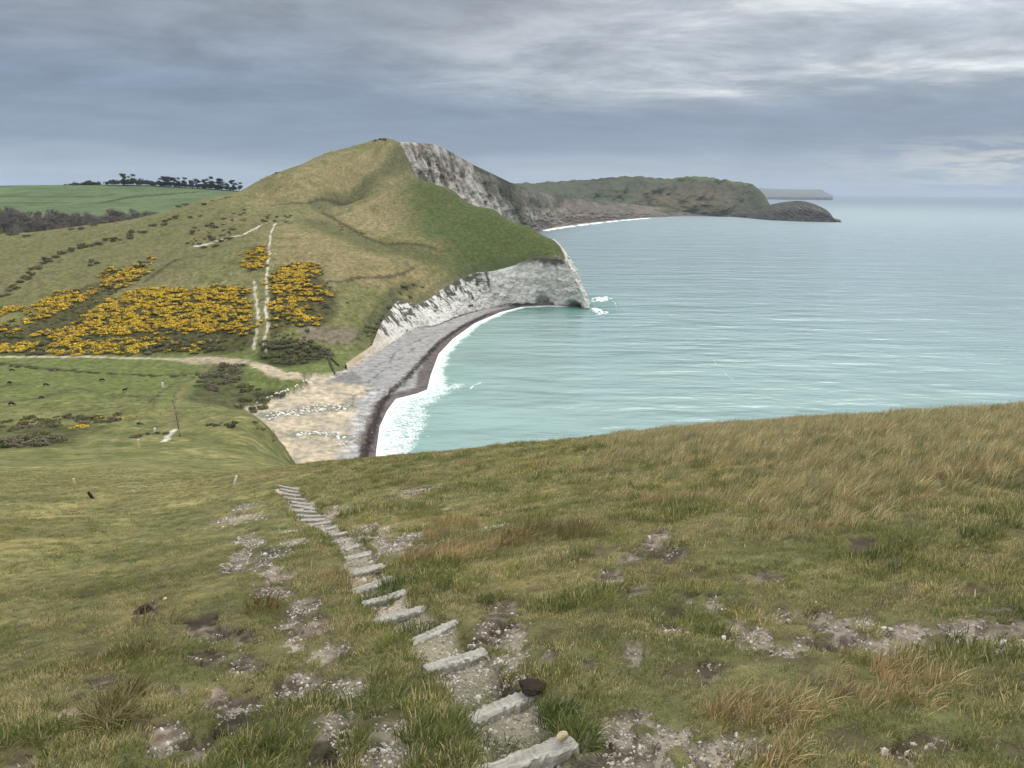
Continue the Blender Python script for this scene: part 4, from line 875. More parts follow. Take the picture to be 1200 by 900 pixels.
def put_stone(px, py, size, label, mat=None, seed=0, name='chalk_stone', zoff=.25):
    p = drop(px, py, 1.5, 90); o = stone(300+seed, mat or M_STONE, 3); o.name = name; o.data.name = name; ROOT.objects.link(o)
    o.scale = (size, size, size); o.rotation_euler = (random.uniform(-.3, .3), random.uniform(-.3, .3), random.uniform(0, 6)); o.location = (p[0], p[1], p[2]+size*zoff); tag(o, label, 'stone'); return o
for i, (px, py, w, lb) in enumerate((
    (637, 663, 5, 'small bright white stone alone in the turf right of the tussocky bank'), (723, 707, 4, 'small white stone beside the worn earth patches in mid slope'), (807, 740, 6.5, 'blocky white chalk stone at the left end of the gravel scrape'),
    (957, 702, 4.5, 'flat white stone lying just above the long gravel scrape'), (57, 866, 8, 'white stone in the grass near the lower left edge'), (363, 831, 8, 'pale grey stone in turf below the round gravel patches'), (418, 887, 4, 'tiny white stone in the grass at the bottom edge'),
    (780, 738, 4, 'white pebble just left of the blocky chalk stone'), (725, 783, 5, 'white chip half hidden in dry grass above the big gravel patch'), (841, 668, 4, 'small pale stone right of the upper earth patches'), (748, 617, 4, 'white stone at the top end of the worn earth strip'),
    (130, 797, 4, 'white crumb beside the dark earth scrape on the left'), (194, 706, 6, 'pale stone beside the dark molehill on the left slope'), (282, 767, 5, 'cream stone standing on the edge of a dark earth patch'), (348, 747, 6, 'cream stone on top of a gravel patch left of the steps'), (205, 853, 5, 'white stone in the black earth patch at lower left'),
    (492, 712, 4, 'small white stone on the end of a timber step'), (935, 762, 7, 'white stone in the thick of the gravel scrape'), (905, 752, 6, 'angular cream stone on the lower edge of the gravel scrape'), (1035, 735, 7, 'large white stone at the top of the gravel scrape'), (1008, 728, 6, 'pale stone on the upper lip of the gravel scrape'),
    (1112, 742, 6, 'white stone toward the right end of the gravel scrape'), (858, 818, 5, 'cream stone at the top corner of the big gravel patch'), (820, 870, 7, 'largest white stone on the big gravel patch'), (760, 818, 4, 'small stone at the upper edge of the big gravel patch'), (688, 850, 6, 'pale stone between the bottom step and the big gravel patch'))):
    a_, b_, c_ = ray(px, py); p = hit(px, py, 1.5, 90); put_stone(px, py, max(.012, w/2/F*np.linalg.norm(p-np.array([0, 0, HC]))), lb, None, i)
# ------------------------------------------------------------------ timber steps
M_WOOD, nt, b = new_mat('weathered_timber'); g1 = noise_node(nt, 3.5, 7, .7, sx=(1, 14, 14)); r1 = ramp(nt, g1.outputs[0], [(.28, (.16, .145, .12)), (.45, (.32, .30, .265)), (.6, (.41, .39, .35)), (.78, (.50, .48, .44))])
g2 = noise_node(nt, 2.2, 4, .6); r2 = ramp(nt, g2.outputs[0], [(.35, (.72, .72, .66)), (.6, (1, 1, 1))]); nt.links.new(mul(nt, r1.outputs[0], r2.outputs[0], .9), b.inputs['Base Color']); bump(nt, b, g1.outputs[0], .5, .006)
ORD = 'nearest second third fourth fifth sixth seventh eighth ninth tenth eleventh twelfth thirteenth fourteenth fifteenth sixteenth seventeenth eighteenth nineteenth twentieth twenty-first twenty-second farthest'.split()
for i, (p, q) in enumerate(steps):
    d = q-p; ln = float(np.hypot(d[0], d[1])); bm = bmesh.new(); nx = 26; wdt, tk = (.115 if i < 6 else .15), .065
    r = random.Random(i*7+1)
    prof_ = [(-.5, -.5), (-.5, .32), (-.38, .5), (.36, .5), (.5, .36), (.5, -.5)]
    rings = []
    for a_ in range(nx+1):
        t = a_/nx-.5; e = 1-max(0, abs(t)*2-.94)*3.2
        rings.append([bm.verts.new((t*ln*1.04, y_*wdt*e*(1+.08*math.sin(t*5+i))+.006*r.gauss(0, 1), z_*tk+(.004*r.gauss(0, 1)-.012*(1-e)*4)+.008*math.sin(t*4+i*2))) for y_, z_ in prof_])
    for A_, B_ in zip(rings[:-1], rings[1:]):
        for k_ in range(6): bm.faces.new((A_[k_], B_[k_], B_[(k_+1) % 6], A_[(k_+1) % 6]))
    bm.faces.new(rings[0]); bm.faces.new(rings[-1][::-1]); bmesh.ops.recalc_face_normals(bm, faces=bm.faces)
    me = bpy.data.meshes.new('step_timber'); bm.to_mesh(me); bm.free(); me.materials.append(M_WOOD)
    o = bpy.data.objects.new('step_timber', me); ROOT.objects.link(o)
    mid_ = (p+q)/2; o.location = (mid_[0], mid_[1], mid_[2]-(.026 if i < 4 else .004))
    o.rotation_euler = (R(-3+r.uniform(-5, 3)), -math.atan2(d[2], ln)*.5, math.atan2(d[1], d[0]))
    lb = {0: 'broad grey timber step at the bottom edge carrying a yellowish stone', 1: 'grey timber step with a dry brown clod on its end', 22: 'farthest tiny timber step at the top of the stepped path'}.get(i, 'weathered grey timber step, %s counted up the path from the bottom edge' % ORD[i])
    tag(o, lb, 'step', 'timber steps down the path')
# yellowish stone and brown clod lying on the steps
p = steps[0][0]*.12+steps[0][1]*.88; o = stone(411, M_FLINT, 3); o.name = 'yellow_stone'; ROOT.objects.link(o); o.scale = (.052, .036, .042); o.location = (p[0], p[1], p[2]+.055); o.rotation_euler = (.2, .3, 1); tag(o, 'lumpy yellowish stone resting on the end of the bottom timber step', 'stone')
M_CLOD, nt, b = new_mat('dry_clod'); n1 = noise_node(nt, 7, 8, .75); r1 = ramp(nt, n1.outputs[0], [(.3, (.03, .02, .014)), (.55, (.10, .068, .046)), (.75, (.19, .14, .10))]); nt.links.new(r1.outputs[0], b.inputs['Base Color']); bump(nt, b, n1.outputs[0], 1, .12)
def clod(px, py, size, label, seed):
    p = drop(px, py, 1.5, 90); o = stone(seed, M_CLOD, 4, (1, .75, .42)); o.name = 'dung_clod'; ROOT.objects.link(o); r = random.Random(seed)
    for v in o.data.vertices: v.co *= 1+.22*float(fbm(np.array([v.co.x*3+seed]), np.array([v.co.y*3+v.co.z*4]), 1, 4, 5)[0])
    o.scale = (size,)*3; o.location = (p[0], p[1], p[2]+size*.3); o.rotation_euler = (0, .15, .5); tag(o, label, 'dung'); return o
o = clod(634, 816, .105, 'dry crumbling brown dung clod on the right end of a timber step', 5); pe = steps[1][1]; o.location = (pe[0]+.01, pe[1], pe[2]+.045); o.scale = (.125, .105, .075)
o = clod(169, 716, .13, 'dark earth molehill on the left slope above dry grass tufts', 9); o.name = 'molehill'; o['category'] = 'molehill'
clod(421, 639, .10, 'small dark dung clod among the chalk on the middle steps', 6)

# ------------------------------------------------------------------ tussocks that stand apart
def tussock(px, py, cols, wts, n, rad, h0, h1, label, lean=.9, wind=.25):
    p = drop(px, py, 1.5, 90); o = tuft(n, rad, h0, h1, .0034, lean, wind, cols, wts, int(px)); o.name = 'grass_tussock'; ROOT.objects.link(o); o.location = p; tag(o, label, 'tussock'); return o
TS_ = [(.42, .35, .19), (.30, .23, .11), (.20, .15, .06), (.12, .12, .035)]
tussock(128, 848, TS_, (.4, .3, .2, .1), 420, .15, .10, .27, 'straw coloured grass tussock splaying open at lower left', 1.3)
tussock(150, 815, TS_, (.1, .2, .3, .4), 260, .12, .08, .17, 'dark green tussock just behind the splayed straw tussock', 1.0)
tussock(185, 735, TS_, (.45, .3, .2, .05), 420, .30, .05, .15, 'long streak of pale dead grass on the left slope', .9, .6)
tussock(168, 770, TS_, (.45, .3, .2, .05), 380, .26, .05, .15, 'pale dead grass drift between the molehill and the splayed tussock', .9, .6)
tussock(100, 788, TS_, (.3, .35, .25, .1), 300, .2, .05, .14, 'brownish tuft beside the dark scrape at far left', .9, .4)
tussock(310, 718, [(.22, .13, .05), (.30, .19, .07), (.13, .11, .03)], (.4, .3, .3), 300, .22, .06, .17, 'rusty brown tuft among the gravel patches left of the steps', .9, .3)
tussock(60, 742, TS_, (.35, .35, .2, .1), 260, .26, .04, .12, 'low straw tuft out on the smooth left slope', .9, .4)
GT = [(.11, .145, .04), (.16, .19, .06), (.085, .115, .032), (.32, .28, .13)]
tussock(676, 862, GT, (.35, .35, .2, .1), 330, .12, .07, .16, 'lush green clump beside the bottom timber step', 1.2, .2)
tussock(655, 842, GT, (.35, .35, .2, .1), 300, .12, .05, .13, 'green fringe of grass between the two bottom steps', 1.2, .2)
tussock(440, 705, GT, (.35, .3, .2, .15), 420, .2, .06, .17, 'green tuft hugging the left ends of the middle steps', 1.0, .1)
tussock(495, 735, GT, (.3, .2, .35, .15), 420, .22, .10, .22, 'dark shaggy clump overhanging the right ends of the steps', 1.1, .2)
tussock(468, 690, GT, (.3, .2, .35, .15), 380, .25, .10, .24, 'dark shaggy clump overhanging the middle steps from the right bank', 1.1, .2)
tussock(462, 760, GT, (.4, .35, .15, .1), 330, .16, .06, .15, 'fresh green clump left of the worn timber steps', 1.0, .1)
RT = [(.30, .21, .095), (.40, .30, .15), (.22, .18, .07), (.16, .145, .05)]
tussock(530, 624, RT, (.35, .25, .25, .15), 520, .42, .12, .3, 'rust brown tussock in the middle of the slope', .8, .4)
tussock(625, 634, RT, (.3, .35, .2, .15), 620, .5, .12, .3, 'broad tawny tussock right of the rust brown one', .8, .6)
tussock(680, 630, [(.13, .12, .05), (.20, .17, .075), (.30, .24, .12)], (.5, .3, .2), 480, .35, .12, .28, 'dark tussock at the right of the tawny one', .8, .5)

# ------------------------------------------------------------------ shrubs
M_LEAF, nt, b = new_mat('shrub_leaf'); a = attr(nt, 'tint'); oi = N(nt, 'ShaderNodeObjectInfo'); rv = ramp(nt, oi.outputs['Random'], [(0, (.75, .75, .75)), (1, (1.25, 1.22, 1.2))]); nt.links.new(mul(nt, a.outputs['Color'], rv.outputs[0]), b.inputs['Base Color'])
def shrub(name, n, cols, wts, seed, flower=None, fl_amt=0, leaf=.10, hz=.8, link=False):
    r = np.random.default_rng(seed); k = 7; lob = np.stack([r.uniform(-.6, .6, k), r.uniform(-.6, .6, k), r.uniform(.2, .55, k)*hz], 1); lr_ = r.uniform(.28, .55, k)
    which = r.integers(0, k, n); d = r.normal(0, 1, (n, 3)); d /= np.linalg.norm(d, axis=1)[:, None]; d[:, 2] = np.abs(d[:, 2])*.9+d[:, 2]*.1
    c0 = lob[which]+d*(lr_[which]*r.uniform(.65, 1.08, n))[:, None]; c0[:, 2] = np.maximum(c0[:, 2]*hz, .02)
    t1 = np.cross(d, r.normal(0, 1, (n, 3))); t1 /= np.linalg.norm(t1, axis=1)[:, None]+1e-9; t2 = np.cross(d+r.normal(0, .5, (n, 3)), t1); t2 /= np.linalg.norm(t2, axis=1)[:, None]+1e-9
    sz = leaf*r.uniform(.6, 1.4, n)[:, None]
    V_ = np.stack([c0-t1*sz, c0+t2*sz*.8, c0+t1*sz, c0-t2*sz*.8], 1).reshape(-1, 3); F_ = np.arange(n*4).reshape(n, 4)
    ci = np.array(cols)[r.choice(len(cols), n, p=wts)]*r.uniform(.7, 1.3, n)[:, None]
    if flower is not None:
        clump = np.sin(c0[:, 0]*5+seed)+np.cos(c0[:, 1]*4.3+seed*2)+d[:, 2]*1.3
        fm_ = (r.uniform(0, 1, n) < fl_amt*np.clip(.55+clump*.28, 0, 1.4)) & (c0[:, 2] > .1)
        ci[fm_] = np.array(flower)*r.uniform(.7, 1.15, fm_.sum())[:, None]
    return mesh_obj(name, V_, F_, M_LEAF, tint=np.repeat(ci, 4, 0), smooth=False, link=link)
YEL = (.88, .60, .05); GL = [(.095, .10, .04), (.14, .13, .055), (.18, .14, .075)]; GW = (.5, .3, .2)
gor = [shrub('gorse_bush', 420, GL, GW, 60+i, YEL, .85) for i in range(3)]+[shrub('gorse_bush', 420, GL, GW, 70+i, YEL, .45) for i in range(2)]
scr = [shrub('scrub_bush', 420, [(.10, .11, .045), (.14, .14, .06), (.17, .15, .085)], (.5, .3, .2), 80+i) for i in range(3)]+[shrub('scrub_bush', 420, [(.19, .16, .115), (.145, .13, .08), (.11, .11, .055)], (.45, .3, .25), 90+i) for i in range(2)]
def inst(proto, name, p, s, rz, label, cat, group):
    o = proto.copy(); o.name = name; ROOT.objects.link(o); o.location = p; o.scale = (s*random.uniform(.85, 1.25), s*random.uniform(.85, 1.25), s*random.uniform(.75, 1.1)); o.rotation_euler = (0, 0, rz); tag(o, label, cat, group); return o
def in_poly(pts, n, y0, y1):
    pp = np.array(hits(pts, y0, y1)); lo, hi = pp.min(0), pp.max(0); out = np.zeros((0, 2))
    while len(out) < n:
        q = rng.uniform(lo, hi, (n*3, 2)); q = q[sdf(q[:, 0], q[:, 1], [tuple(a_) for a_ in pp]) > 0]; out = np.concatenate([out, q])
    return out[:n]
# gorse: dense banks
GZ = [([(120, 352), (150, 345), (178, 338), (240, 338), (286, 338), (292, 360), (296, 385), (282, 392), (200, 388), (100, 392), (80, 385), (108, 365)], 430, .8, 'bank'),
      ([(-50, 408), (20, 402), (80, 398), (190, 396), (192, 410), (130, 414), (40, 414), (-50, 414)], 120, .55, 'foot'),
      ([(28, 372), (50, 352), (78, 340), (108, 340), (112, 350), (80, 358), (62, 372), (40, 378)], 80, .75, 'bank'),
      ([(118, 340), (122, 318), (150, 316), (174, 313), (165, 325), (140, 338)], 60, .6, 'bank'),
      ([(-50, 400), (-40, 382), (20, 380), (12, 398)], 40, .6, 'foot'), ([(-40, 366), (5, 362), (25, 360), (24, 366), (-5, 370)], 22, .6, 'bank'), ([(40, 390), (60, 386), (110, 392), (70, 398)], 30, .4, 'foot'),
      ([(289, 296), (308, 288), (311, 300), (306, 316), (290, 318)], 34, .9, 'path'), ([(318, 324), (335, 312), (372, 309), (378, 322), (352, 330), (330, 336), (320, 345)], 75, .9, 'path'),
      ([(318, 346), (345, 330), (388, 344), (384, 352), (348, 354), (320, 362)], 55, .65, 'path'), ([(318, 364), (352, 358), (380, 376), (350, 384), (330, 374), (320, 392)], 45, .5, 'path'),
      ([(22, 412), (60, 410), (200, 404), (262, 398), (262, 412), (60, 417)], 45, .12, 'foot'), ([(168, 346), (182, 340), (186, 345), (172, 349)], 6, .9, 'bank'), ([(158, 310), (176, 303), (178, 308), (162, 312)], 8, .5, 'bank')]
pts_all = []
for zi, (pl_, n, fl, nm) in enumerate(GZ):
    n = int(n*1.9)
    q = in_poly(pl_, n, 400, 760); cn_ = fbm(q[:, 0], q[:, 1], 11, 3, 731)*1.5+rng.uniform(-.35, .35, n)-.05
    q = q+rng.normal(0, 2.6, q.shape)
    for (x, y), c_ in zip(q, cn_): pts_all.append((x, y, fl+c_*.75, nm))
order = sorted(range(len(pts_all)), key=lambda k_: pts_all[k_][1]); order = [k_ for k_ in order if pts_all[k_][1] > 0]
GLAB = {'bank': ('yellow flowering gorse bush in the wide bank above the track', 'gorse bushes in the wide bank above the track'), 'foot': ('yellow gorse bush in the dark strip right beside the track', 'gorse bushes at the foot of the bank'), 'path': ('yellow gorse bush in the patches either side of the steep chalk path', 'gorse bushes by the steep path')}
DLAB = {'bank': ('dark flowerless bush among the yellow gorse bank above the track', 'dark bushes in the gorse bank'), 'foot': ('dark green bush in the strip just above the track', 'dark bushes above the track'), 'path': ('dark bush among the gorse beside the steep chalk path', 'dark bushes by the steep path')}
extra = []; ng_ = 0; SCRUB_ALL = []
for k_ in order:
    x, y, f, nm = pts_all[k_]; z = float(ground(x, y)); s = random.uniform(1.7, 3.5); p = (x, y, z-.15); rz = random.uniform(0, 6.28)
    kindi = random.randrange(3) if f > .45 else (random.randrange(3, 5) if f > .22 else 5)
    if (kindi == 5) or (ng_ < 215 and random.random() < .5):
        if kindi == 5:
            SCRUB_ALL.append((x, y, z-.15, s*.9, rz, random.randrange(5), DLAB[nm][0], DLAB[nm][1]))
        else:
            inst(gor[kindi], 'gorse_bush', p, s, rz, *((GLAB[nm][0], 'gorse', GLAB[nm][1]))); ng_ += 1
    else: extra.append((x, y, z-.15, s, rz, kindi))
ex = np.array(extra)
scatter('gorse_thicket', ex[:, :3], np.stack([ex[:, 4]*0, ex[:, 4]*0, ex[:, 4]], 1), ex[:, 3], ex[:, 5].astype(int), [g.copy() for g in gor])
def bushes(pl_, n, y0, y1, s0, s1, label, group, protos_=None, linep=False, name='scrub_bush', cat='bush'):
    if linep:
        pp = np.array(hits(pl_, y0, y1)); sg = np.linalg.norm(np.diff(pp, axis=0), axis=1); cu = np.concatenate([[0], np.cumsum(sg)]); t = rng.uniform(0, cu[-1], n)
        q = np.stack([np.interp(t, cu, pp[:, 0]), np.interp(t, cu, pp[:, 1])], 1)+rng.normal(0, linep, (n, 2))
    else: q = in_poly(pl_, n, y0, y1)
    if name == 'scrub_bush':
        pr_ = protos_ or scr
        for x, y in q:
            kk = random.choice([scr.index(c_) for c_ in pr_]); SCRUB_ALL.append((x, y, float(ground(x, y))-.15, random.uniform(s0, s1)*1.25, random.uniform(0, 6.28), kk, label, group))
        return
    for x, y in q: inst(random.choice(protos_ or scr), name, (x, y, float(ground(x, y))-.15), random.uniform(s0, s1), random.uniform(0, 6.28), label, cat, group)
bushes([(0, 348), (25, 330), (45, 316), (70, 298), (110, 287)], 42, 480, 800, 1.6, 3.0, 'dark scrub bush in the line slanting up the left hillside', 'scrub line on the left hillside', linep=2.2)
bushes([(110, 287), (150, 276), (185, 262), (215, 255)], 30, 560, 900, 1.5, 3.0, 'dark scrub bush on the shoulder of the left hill', 'scrub on the hill shoulder', linep=8)
bushes([(-60, 275), (0, 276), (90, 270), (180, 252), (230, 246)], 44, 640, 900, 1.8, 3.4, 'dark bush along the far brow before the bare wood', 'bushes along the brow', linep=7)
bushes([(205, 290), (215, 268), (250, 262), (290, 272), (286, 284), (250, 292)], 34, 520, 900, 1.2, 2.8, 'scrub bush around the short chalk track on the hill', 'scrub around the short chalk track')
bushes([(250, 258), (290, 246), (345, 252), (340, 262), (300, 262)], 22, 600, 900, 1.0, 2.2, 'scrub bush on the saddle above the steep path', 'scrub on the saddle')
bushes([(225, 284), (250, 268), (268, 262)], 10, 560, 900, 1.2, 2.0, 'orange tinged gorse bush by the short chalk track', 'gorse by the short chalk track', gor[3:], linep=4, name='gorse_bush', cat='gorse')
bushes([(250, 237), (272, 230)], 9, 700, 900, 1.4, 2.2, 'gorse bush on the skyline shoulder of the hill', 'gorse on the skyline shoulder', gor[3:], linep=2, name='gorse_bush', cat='gorse')
bushes([(372, 258), (400, 268), (440, 280), (468, 288)], 20, 600, 900, 1.0, 2.0, 'gorse bush in the hollow below the rampart', 'gorse in the hollow below the rampart', gor[3:], linep=3, name='gorse_bush', cat='gorse')
bushes([(160, 314), (175, 307)], 5, 480, 800, 2.2, 3.2, 'big dark bush above the top of the gorse bank', 'big bushes above the gorse bank', linep=1.5)
bushes([(100, 303), (112, 310), (105, 313)], 4, 480, 800, 1.6, 2.6, 'dark bush alone on the plain green hillside', 'lone bushes on the green hillside', linep=2)
bushes([(302, 420), (312, 404), (340, 400), (384, 410), (392, 422), (360, 432), (320, 430)], 60, 380, 480, 1.5, 3.0, 'green bush in the thicket above the beach track', 'thicket above the beach track')
bushes([(235, 445), (262, 434), (286, 432), (282, 446), (250, 460), (228, 458)], 40, 330, 440, 1.2, 2.6, 'brown bramble bush in the stream gully', 'brambles in the stream gully', scr[2:])
bushes([(265, 478), (285, 455), (300, 462), (330, 462), (320, 470), (288, 478)], 34, 300, 420, 1.0, 2.2, 'green bush on the bank of the stream mouth', 'bushes at the stream mouth', scr[:3])
bushes([(0, 430), (60, 435), (120, 439), (180, 442), (240, 443)], 44, 330, 460, .7, 1.5, 'low bush in the ditch line below the track', 'bushes in the ditch line', linep=.8)
bushes([(-30, 500), (30, 488), (95, 486), (150, 488), (140, 496), (60, 502), (-30, 512)], 50, 200, 340, .9, 1.9, 'dark bush in the meadow thicket', 'bushes in the meadow thicket')
bushes([(-30, 545), (0, 520), (60, 508), (80, 520), (60, 536)], 40, 180, 320, 1.0, 2.2, 'bramble bush at the near end of the meadow thicket', 'brambles at the near end of the meadow thicket', scr[2:])
bushes([(0, 496), (40, 494), (60, 492)], 14, 200, 340, .6, 1.1, 'yellow gorse bush in the meadow thicket', 'gorse in the meadow thicket', gor[:4], linep=1.5, name='gorse_bush', cat='gorse')
bushes([(82, 503), (100, 501)], 7, 200, 330, .8, 1.3, 'bright yellow gorse clump at the front of the meadow thicket', 'bright gorse clump in the meadow', gor[:3], linep=.8, name='gorse_bush', cat='gorse')
bushes([(114, 492), (124, 490)], 4, 200, 340, .8, 1.2, 'bright gorse bush at the back of the meadow thicket', 'bright gorse behind the meadow thicket', gor[:3], linep=.5, name='gorse_bush', cat='gorse')
bushes([(135, 490), (160, 490), (193, 487)], 10, 200, 340, .6, 1.0, 'dull yellow gorse bush at the right end of the meadow thicket', 'gorse at the right end of the thicket', gor[3:], linep=.8, name='gorse_bush', cat='gorse')
bushes([(322, 204), (345, 192), (370, 182), (400, 173), (420, 168)], 26, 800, 1150, 1.4, 2.8, 'dark scrub bush along the crest of the big hill', 'scrub along the crest of the big hill', linep=3)
bushes([(436, 165), (452, 165)], 8, 900, 1150, 1.5, 2.6, 'bush on the rough summit of the big hill', 'bushes on the summit', linep=3)
bushes([(155, 514), (170, 510), (188, 510)], 10, 180, 320, .6, 1.1, 'bush in the little row beside the chalky gap in the path', 'little bush row by the path', scr, linep=.6)
bushes([(240, 500), (270, 499), (295, 500), (310, 504)], 14, 180, 300, .6, 1.3, 'bush on the mound above the beach', 'bushes on the mound above the beach', scr[:3], linep=1.5)
bushes([(430, 398), (452, 368), (470, 344), (490, 334)], 34, 420, 640, 1.0, 2.4, 'dark bush clinging to the head of the low chalk cliff', 'bushes on the low chalk cliff', scr, linep=3.5)

for pl_, n in (([(-60, 414), (-60, 385), (30, 382), (60, 360), (85, 342), (118, 332), (150, 334), (130, 350), (240, 340), (285, 336), (298, 400), (285, 411), (120, 415)], 620), ([(318, 320), (345, 310), (378, 314), (392, 346), (390, 368), (376, 384), (345, 380), (318, 398)], 190), ([(300, 408), (312, 398), (340, 392), (380, 402), (330, 412)], 60)):
    for x, y in in_poly(pl_, n, 400, 760): SCRUB_ALL.append((x, y, float(ground(x, y))-.2, random.uniform(.8, 1.9), random.uniform(0, 6.28), random.randrange(5), 'dark heathy bush on the floor of the gorse bank', 'dark bushes on the gorse floor'))
SCRUB_ALL.sort(key=lambda q: -q[3]/math.hypot(q[0], q[1]))
for x, y, z, s_, rz, kk, lb, gp_ in SCRUB_ALL[:285]: inst(scr[kk], 'scrub_bush', (x, y, z), s_, rz, lb, 'bush', gp_)
rest = SCRUB_ALL[285:]; ex = np.array([q[:6] for q in rest])
scatter('undergrowth', ex[:, :3], np.stack([ex[:, 4]*0, ex[:, 4]*0, ex[:, 4]], 1), ex[:, 3], ex[:, 5].astype(int), [g.copy() for g in scr])

# ------------------------------------------------------------------ trees
M_BARK, nt, b = new_mat('bark'); n1 = noise_node(nt, 3, 4, .6); r1 = ramp(nt, n1.outputs[0], [(.3, (.05, .042, .035)), (.7, (.13, .11, .09))]); nt.links.new(r1.outputs[0], b.inputs['Base Color'])
def limb(V_, F_, a_, b_, r0, r1_, n=6):
    a_, b_ = Vector(a_), Vector(b_); d = (b_-a_).normalized(); s = d.orthogonal().normalized(); t = d.cross(s); k0 = len(V_)
    for c_, r_ in ((a_, r0), (b_, r1_)):
        for j in range(n): V_.append(tuple(c_+(s*math.cos(6.283*j/n)+t*math.sin(6.283*j/n))*r_))
    for j in range(n): F_.append((k0+j, k0+(j+1) % n, k0+n+(j+1) % n, k0+n+j))
def pine_parts(seed):
    r = random.Random(seed); V_, F_ = [], []; h = 1.0; limb(V_, F_, (0, 0, -.05), (r.uniform(-.03, .03), 0, .55), .028, .02); limb(V_, F_, (0, 0, .5), (r.uniform(-.05, .05), 0, .9), .02, .006)
    cl = []
    for i in range(13):
        z = r.uniform(.30, .95); a_ = r.uniform(0, 6.28); q = r.uniform(.06, .27)*(1.15-abs(z-.68)*1.5); c_ = Vector((math.cos(a_)*q, math.sin(a_)*q, z)); limb(V_, F_, (0, 0, z-.1), c_, .009, .003, 4); cl.append((c_, r.uniform(.11, .20)))
    tr_o = mesh_obj('trunk', np.array(V_), np.array(F_), M_BARK, link=False)
    rg = np.random.default_rng(seed); n = 900; wch = rg.integers(0, len(cl), n); d = rg.normal(0, 1, (n, 3)); d /= np.linalg.norm(d, axis=1)[:, None]
    c0 = np.array([tuple(c_[0]) for c_ in cl])[wch]+d*np.array([c_[1] for c_ in cl])[wch][:, None]*np.array([1.15, 1.15, .7])*rg.uniform(.5, 1.05, n)[:, None]
    t1 = np.cross(d, rg.normal(0, 1, (n, 3))); t1 /= np.linalg.norm(t1, axis=1)[:, None]; t2 = np.cross(d, t1); s = rg.uniform(.020, .042, n)[:, None]
    Vc = np.stack([c0-t1*s, c0+t2*s, c0+t1*s, c0-t2*s], 1).reshape(-1, 3); cc_ = np.array([(.06, .072, .046), (.078, .09, .056), (.095, .098, .064)])[rg.integers(0, 3, n)]  # crown colours greyed and lightened to include distance haze
    return tr_o, mesh_obj('crown', Vc, np.arange(n*4).reshape(n, 4), M_LEAF, tint=np.repeat(cc_, 4, 0), smooth=False, link=False)
PINES = [pine_parts(500+i) for i in range(5)]
def up_line(px): return float(np.interp(px, [-420, -60, 0, 80, 140, 200, 260, 300, 420], [222, 218.5, 217.5, 216.5, 216, 218, 222, 225, 232]))
TL = [(145, 11.5, 'first tall pine at the left end of the ridge line'), (156, 11, 'second tall pine beside the first on the ridge line'), (188, 8.5, 'pine at the left of the thick middle clump on the ridge'), (194, 11, 'tallest pine of the thick middle clump on the ridge'), (199, 10, 'broad pine of the thick middle clump on the ridge'),
      (204, 9.5, 'right hand pine of the thick middle clump on the ridge'), (209, 9.5, 'pine just right of the thick middle clump on the ridge'), (217, 10.5, 'pine standing in the first gap of the ridge line'), (225, 8.5, 'short pine left of the slender ridge pines'), (231, 9.5, 'slender pine in the middle of the right ridge row'), (240, 9.5, 'round headed pine in the right ridge row'),
      (247, 12.5, 'tall pointed pine in the right ridge row'), (252, 8, 'small pine between two tall ones on the ridge'), (259, 12.5, 'big full pine near the right end of the ridge'), (266, 7.5, 'low pine between the last tall pines'), (273, 11, 'last tall pine before the hill hides the ridge'), (281, 9, 'final half hidden pine meeting the hillside')]
MPP = 1330/ (F*.98)
for i, (px, hp, lb) in enumerate(TL):
    p = P(px, up_line(px)+1.2, 1318); hh = hp*MPP*1.12
    e = bpy.data.objects.new('pine_tree', None); ROOT.objects.link(e); e.location = p; e.rotation_euler = (0, 0, i*1.3); e.scale = (hh*random.uniform(.85, 1.15),)*2+(hh,); tag(e, lb, 'tree', 'pines on the far ridge')
    for src, nm in zip(PINES[i % 5], ('trunk', 'crown')): q = src.copy(); q.name = nm; ROOT.objects.link(q); q.parent = e
HB = [shrub('hedge_shrub', 300, [(.06, .07, .042), (.078, .086, .052), (.095, .09, .064)], (.4, .4, .2), 130+i, hz=1.1) for i in range(3)]  # leaf colours carry some haze, paler than the foliage itself
for i in range(74):
    px = random.uniform(74, 186) if i < 44 else random.uniform(186, 284); p = P(px, up_line(px)+.9, 1325); s = (2.4 if px < 100 else 3.9)*random.uniform(.9, 1.6)*(1.25 if px > 120 else 1)
    inst(HB[i % 3], 'hedge_shrub', p, s*1.35, random.uniform(0, 6), 'rounded dark tree in the low hedge along the ridge' if px < 186 else 'dark undergrowth shrub beneath the ridge pines', 'hedge', 'low hedge along the ridge' if px < 186 else 'undergrowth beneath the ridge pines')
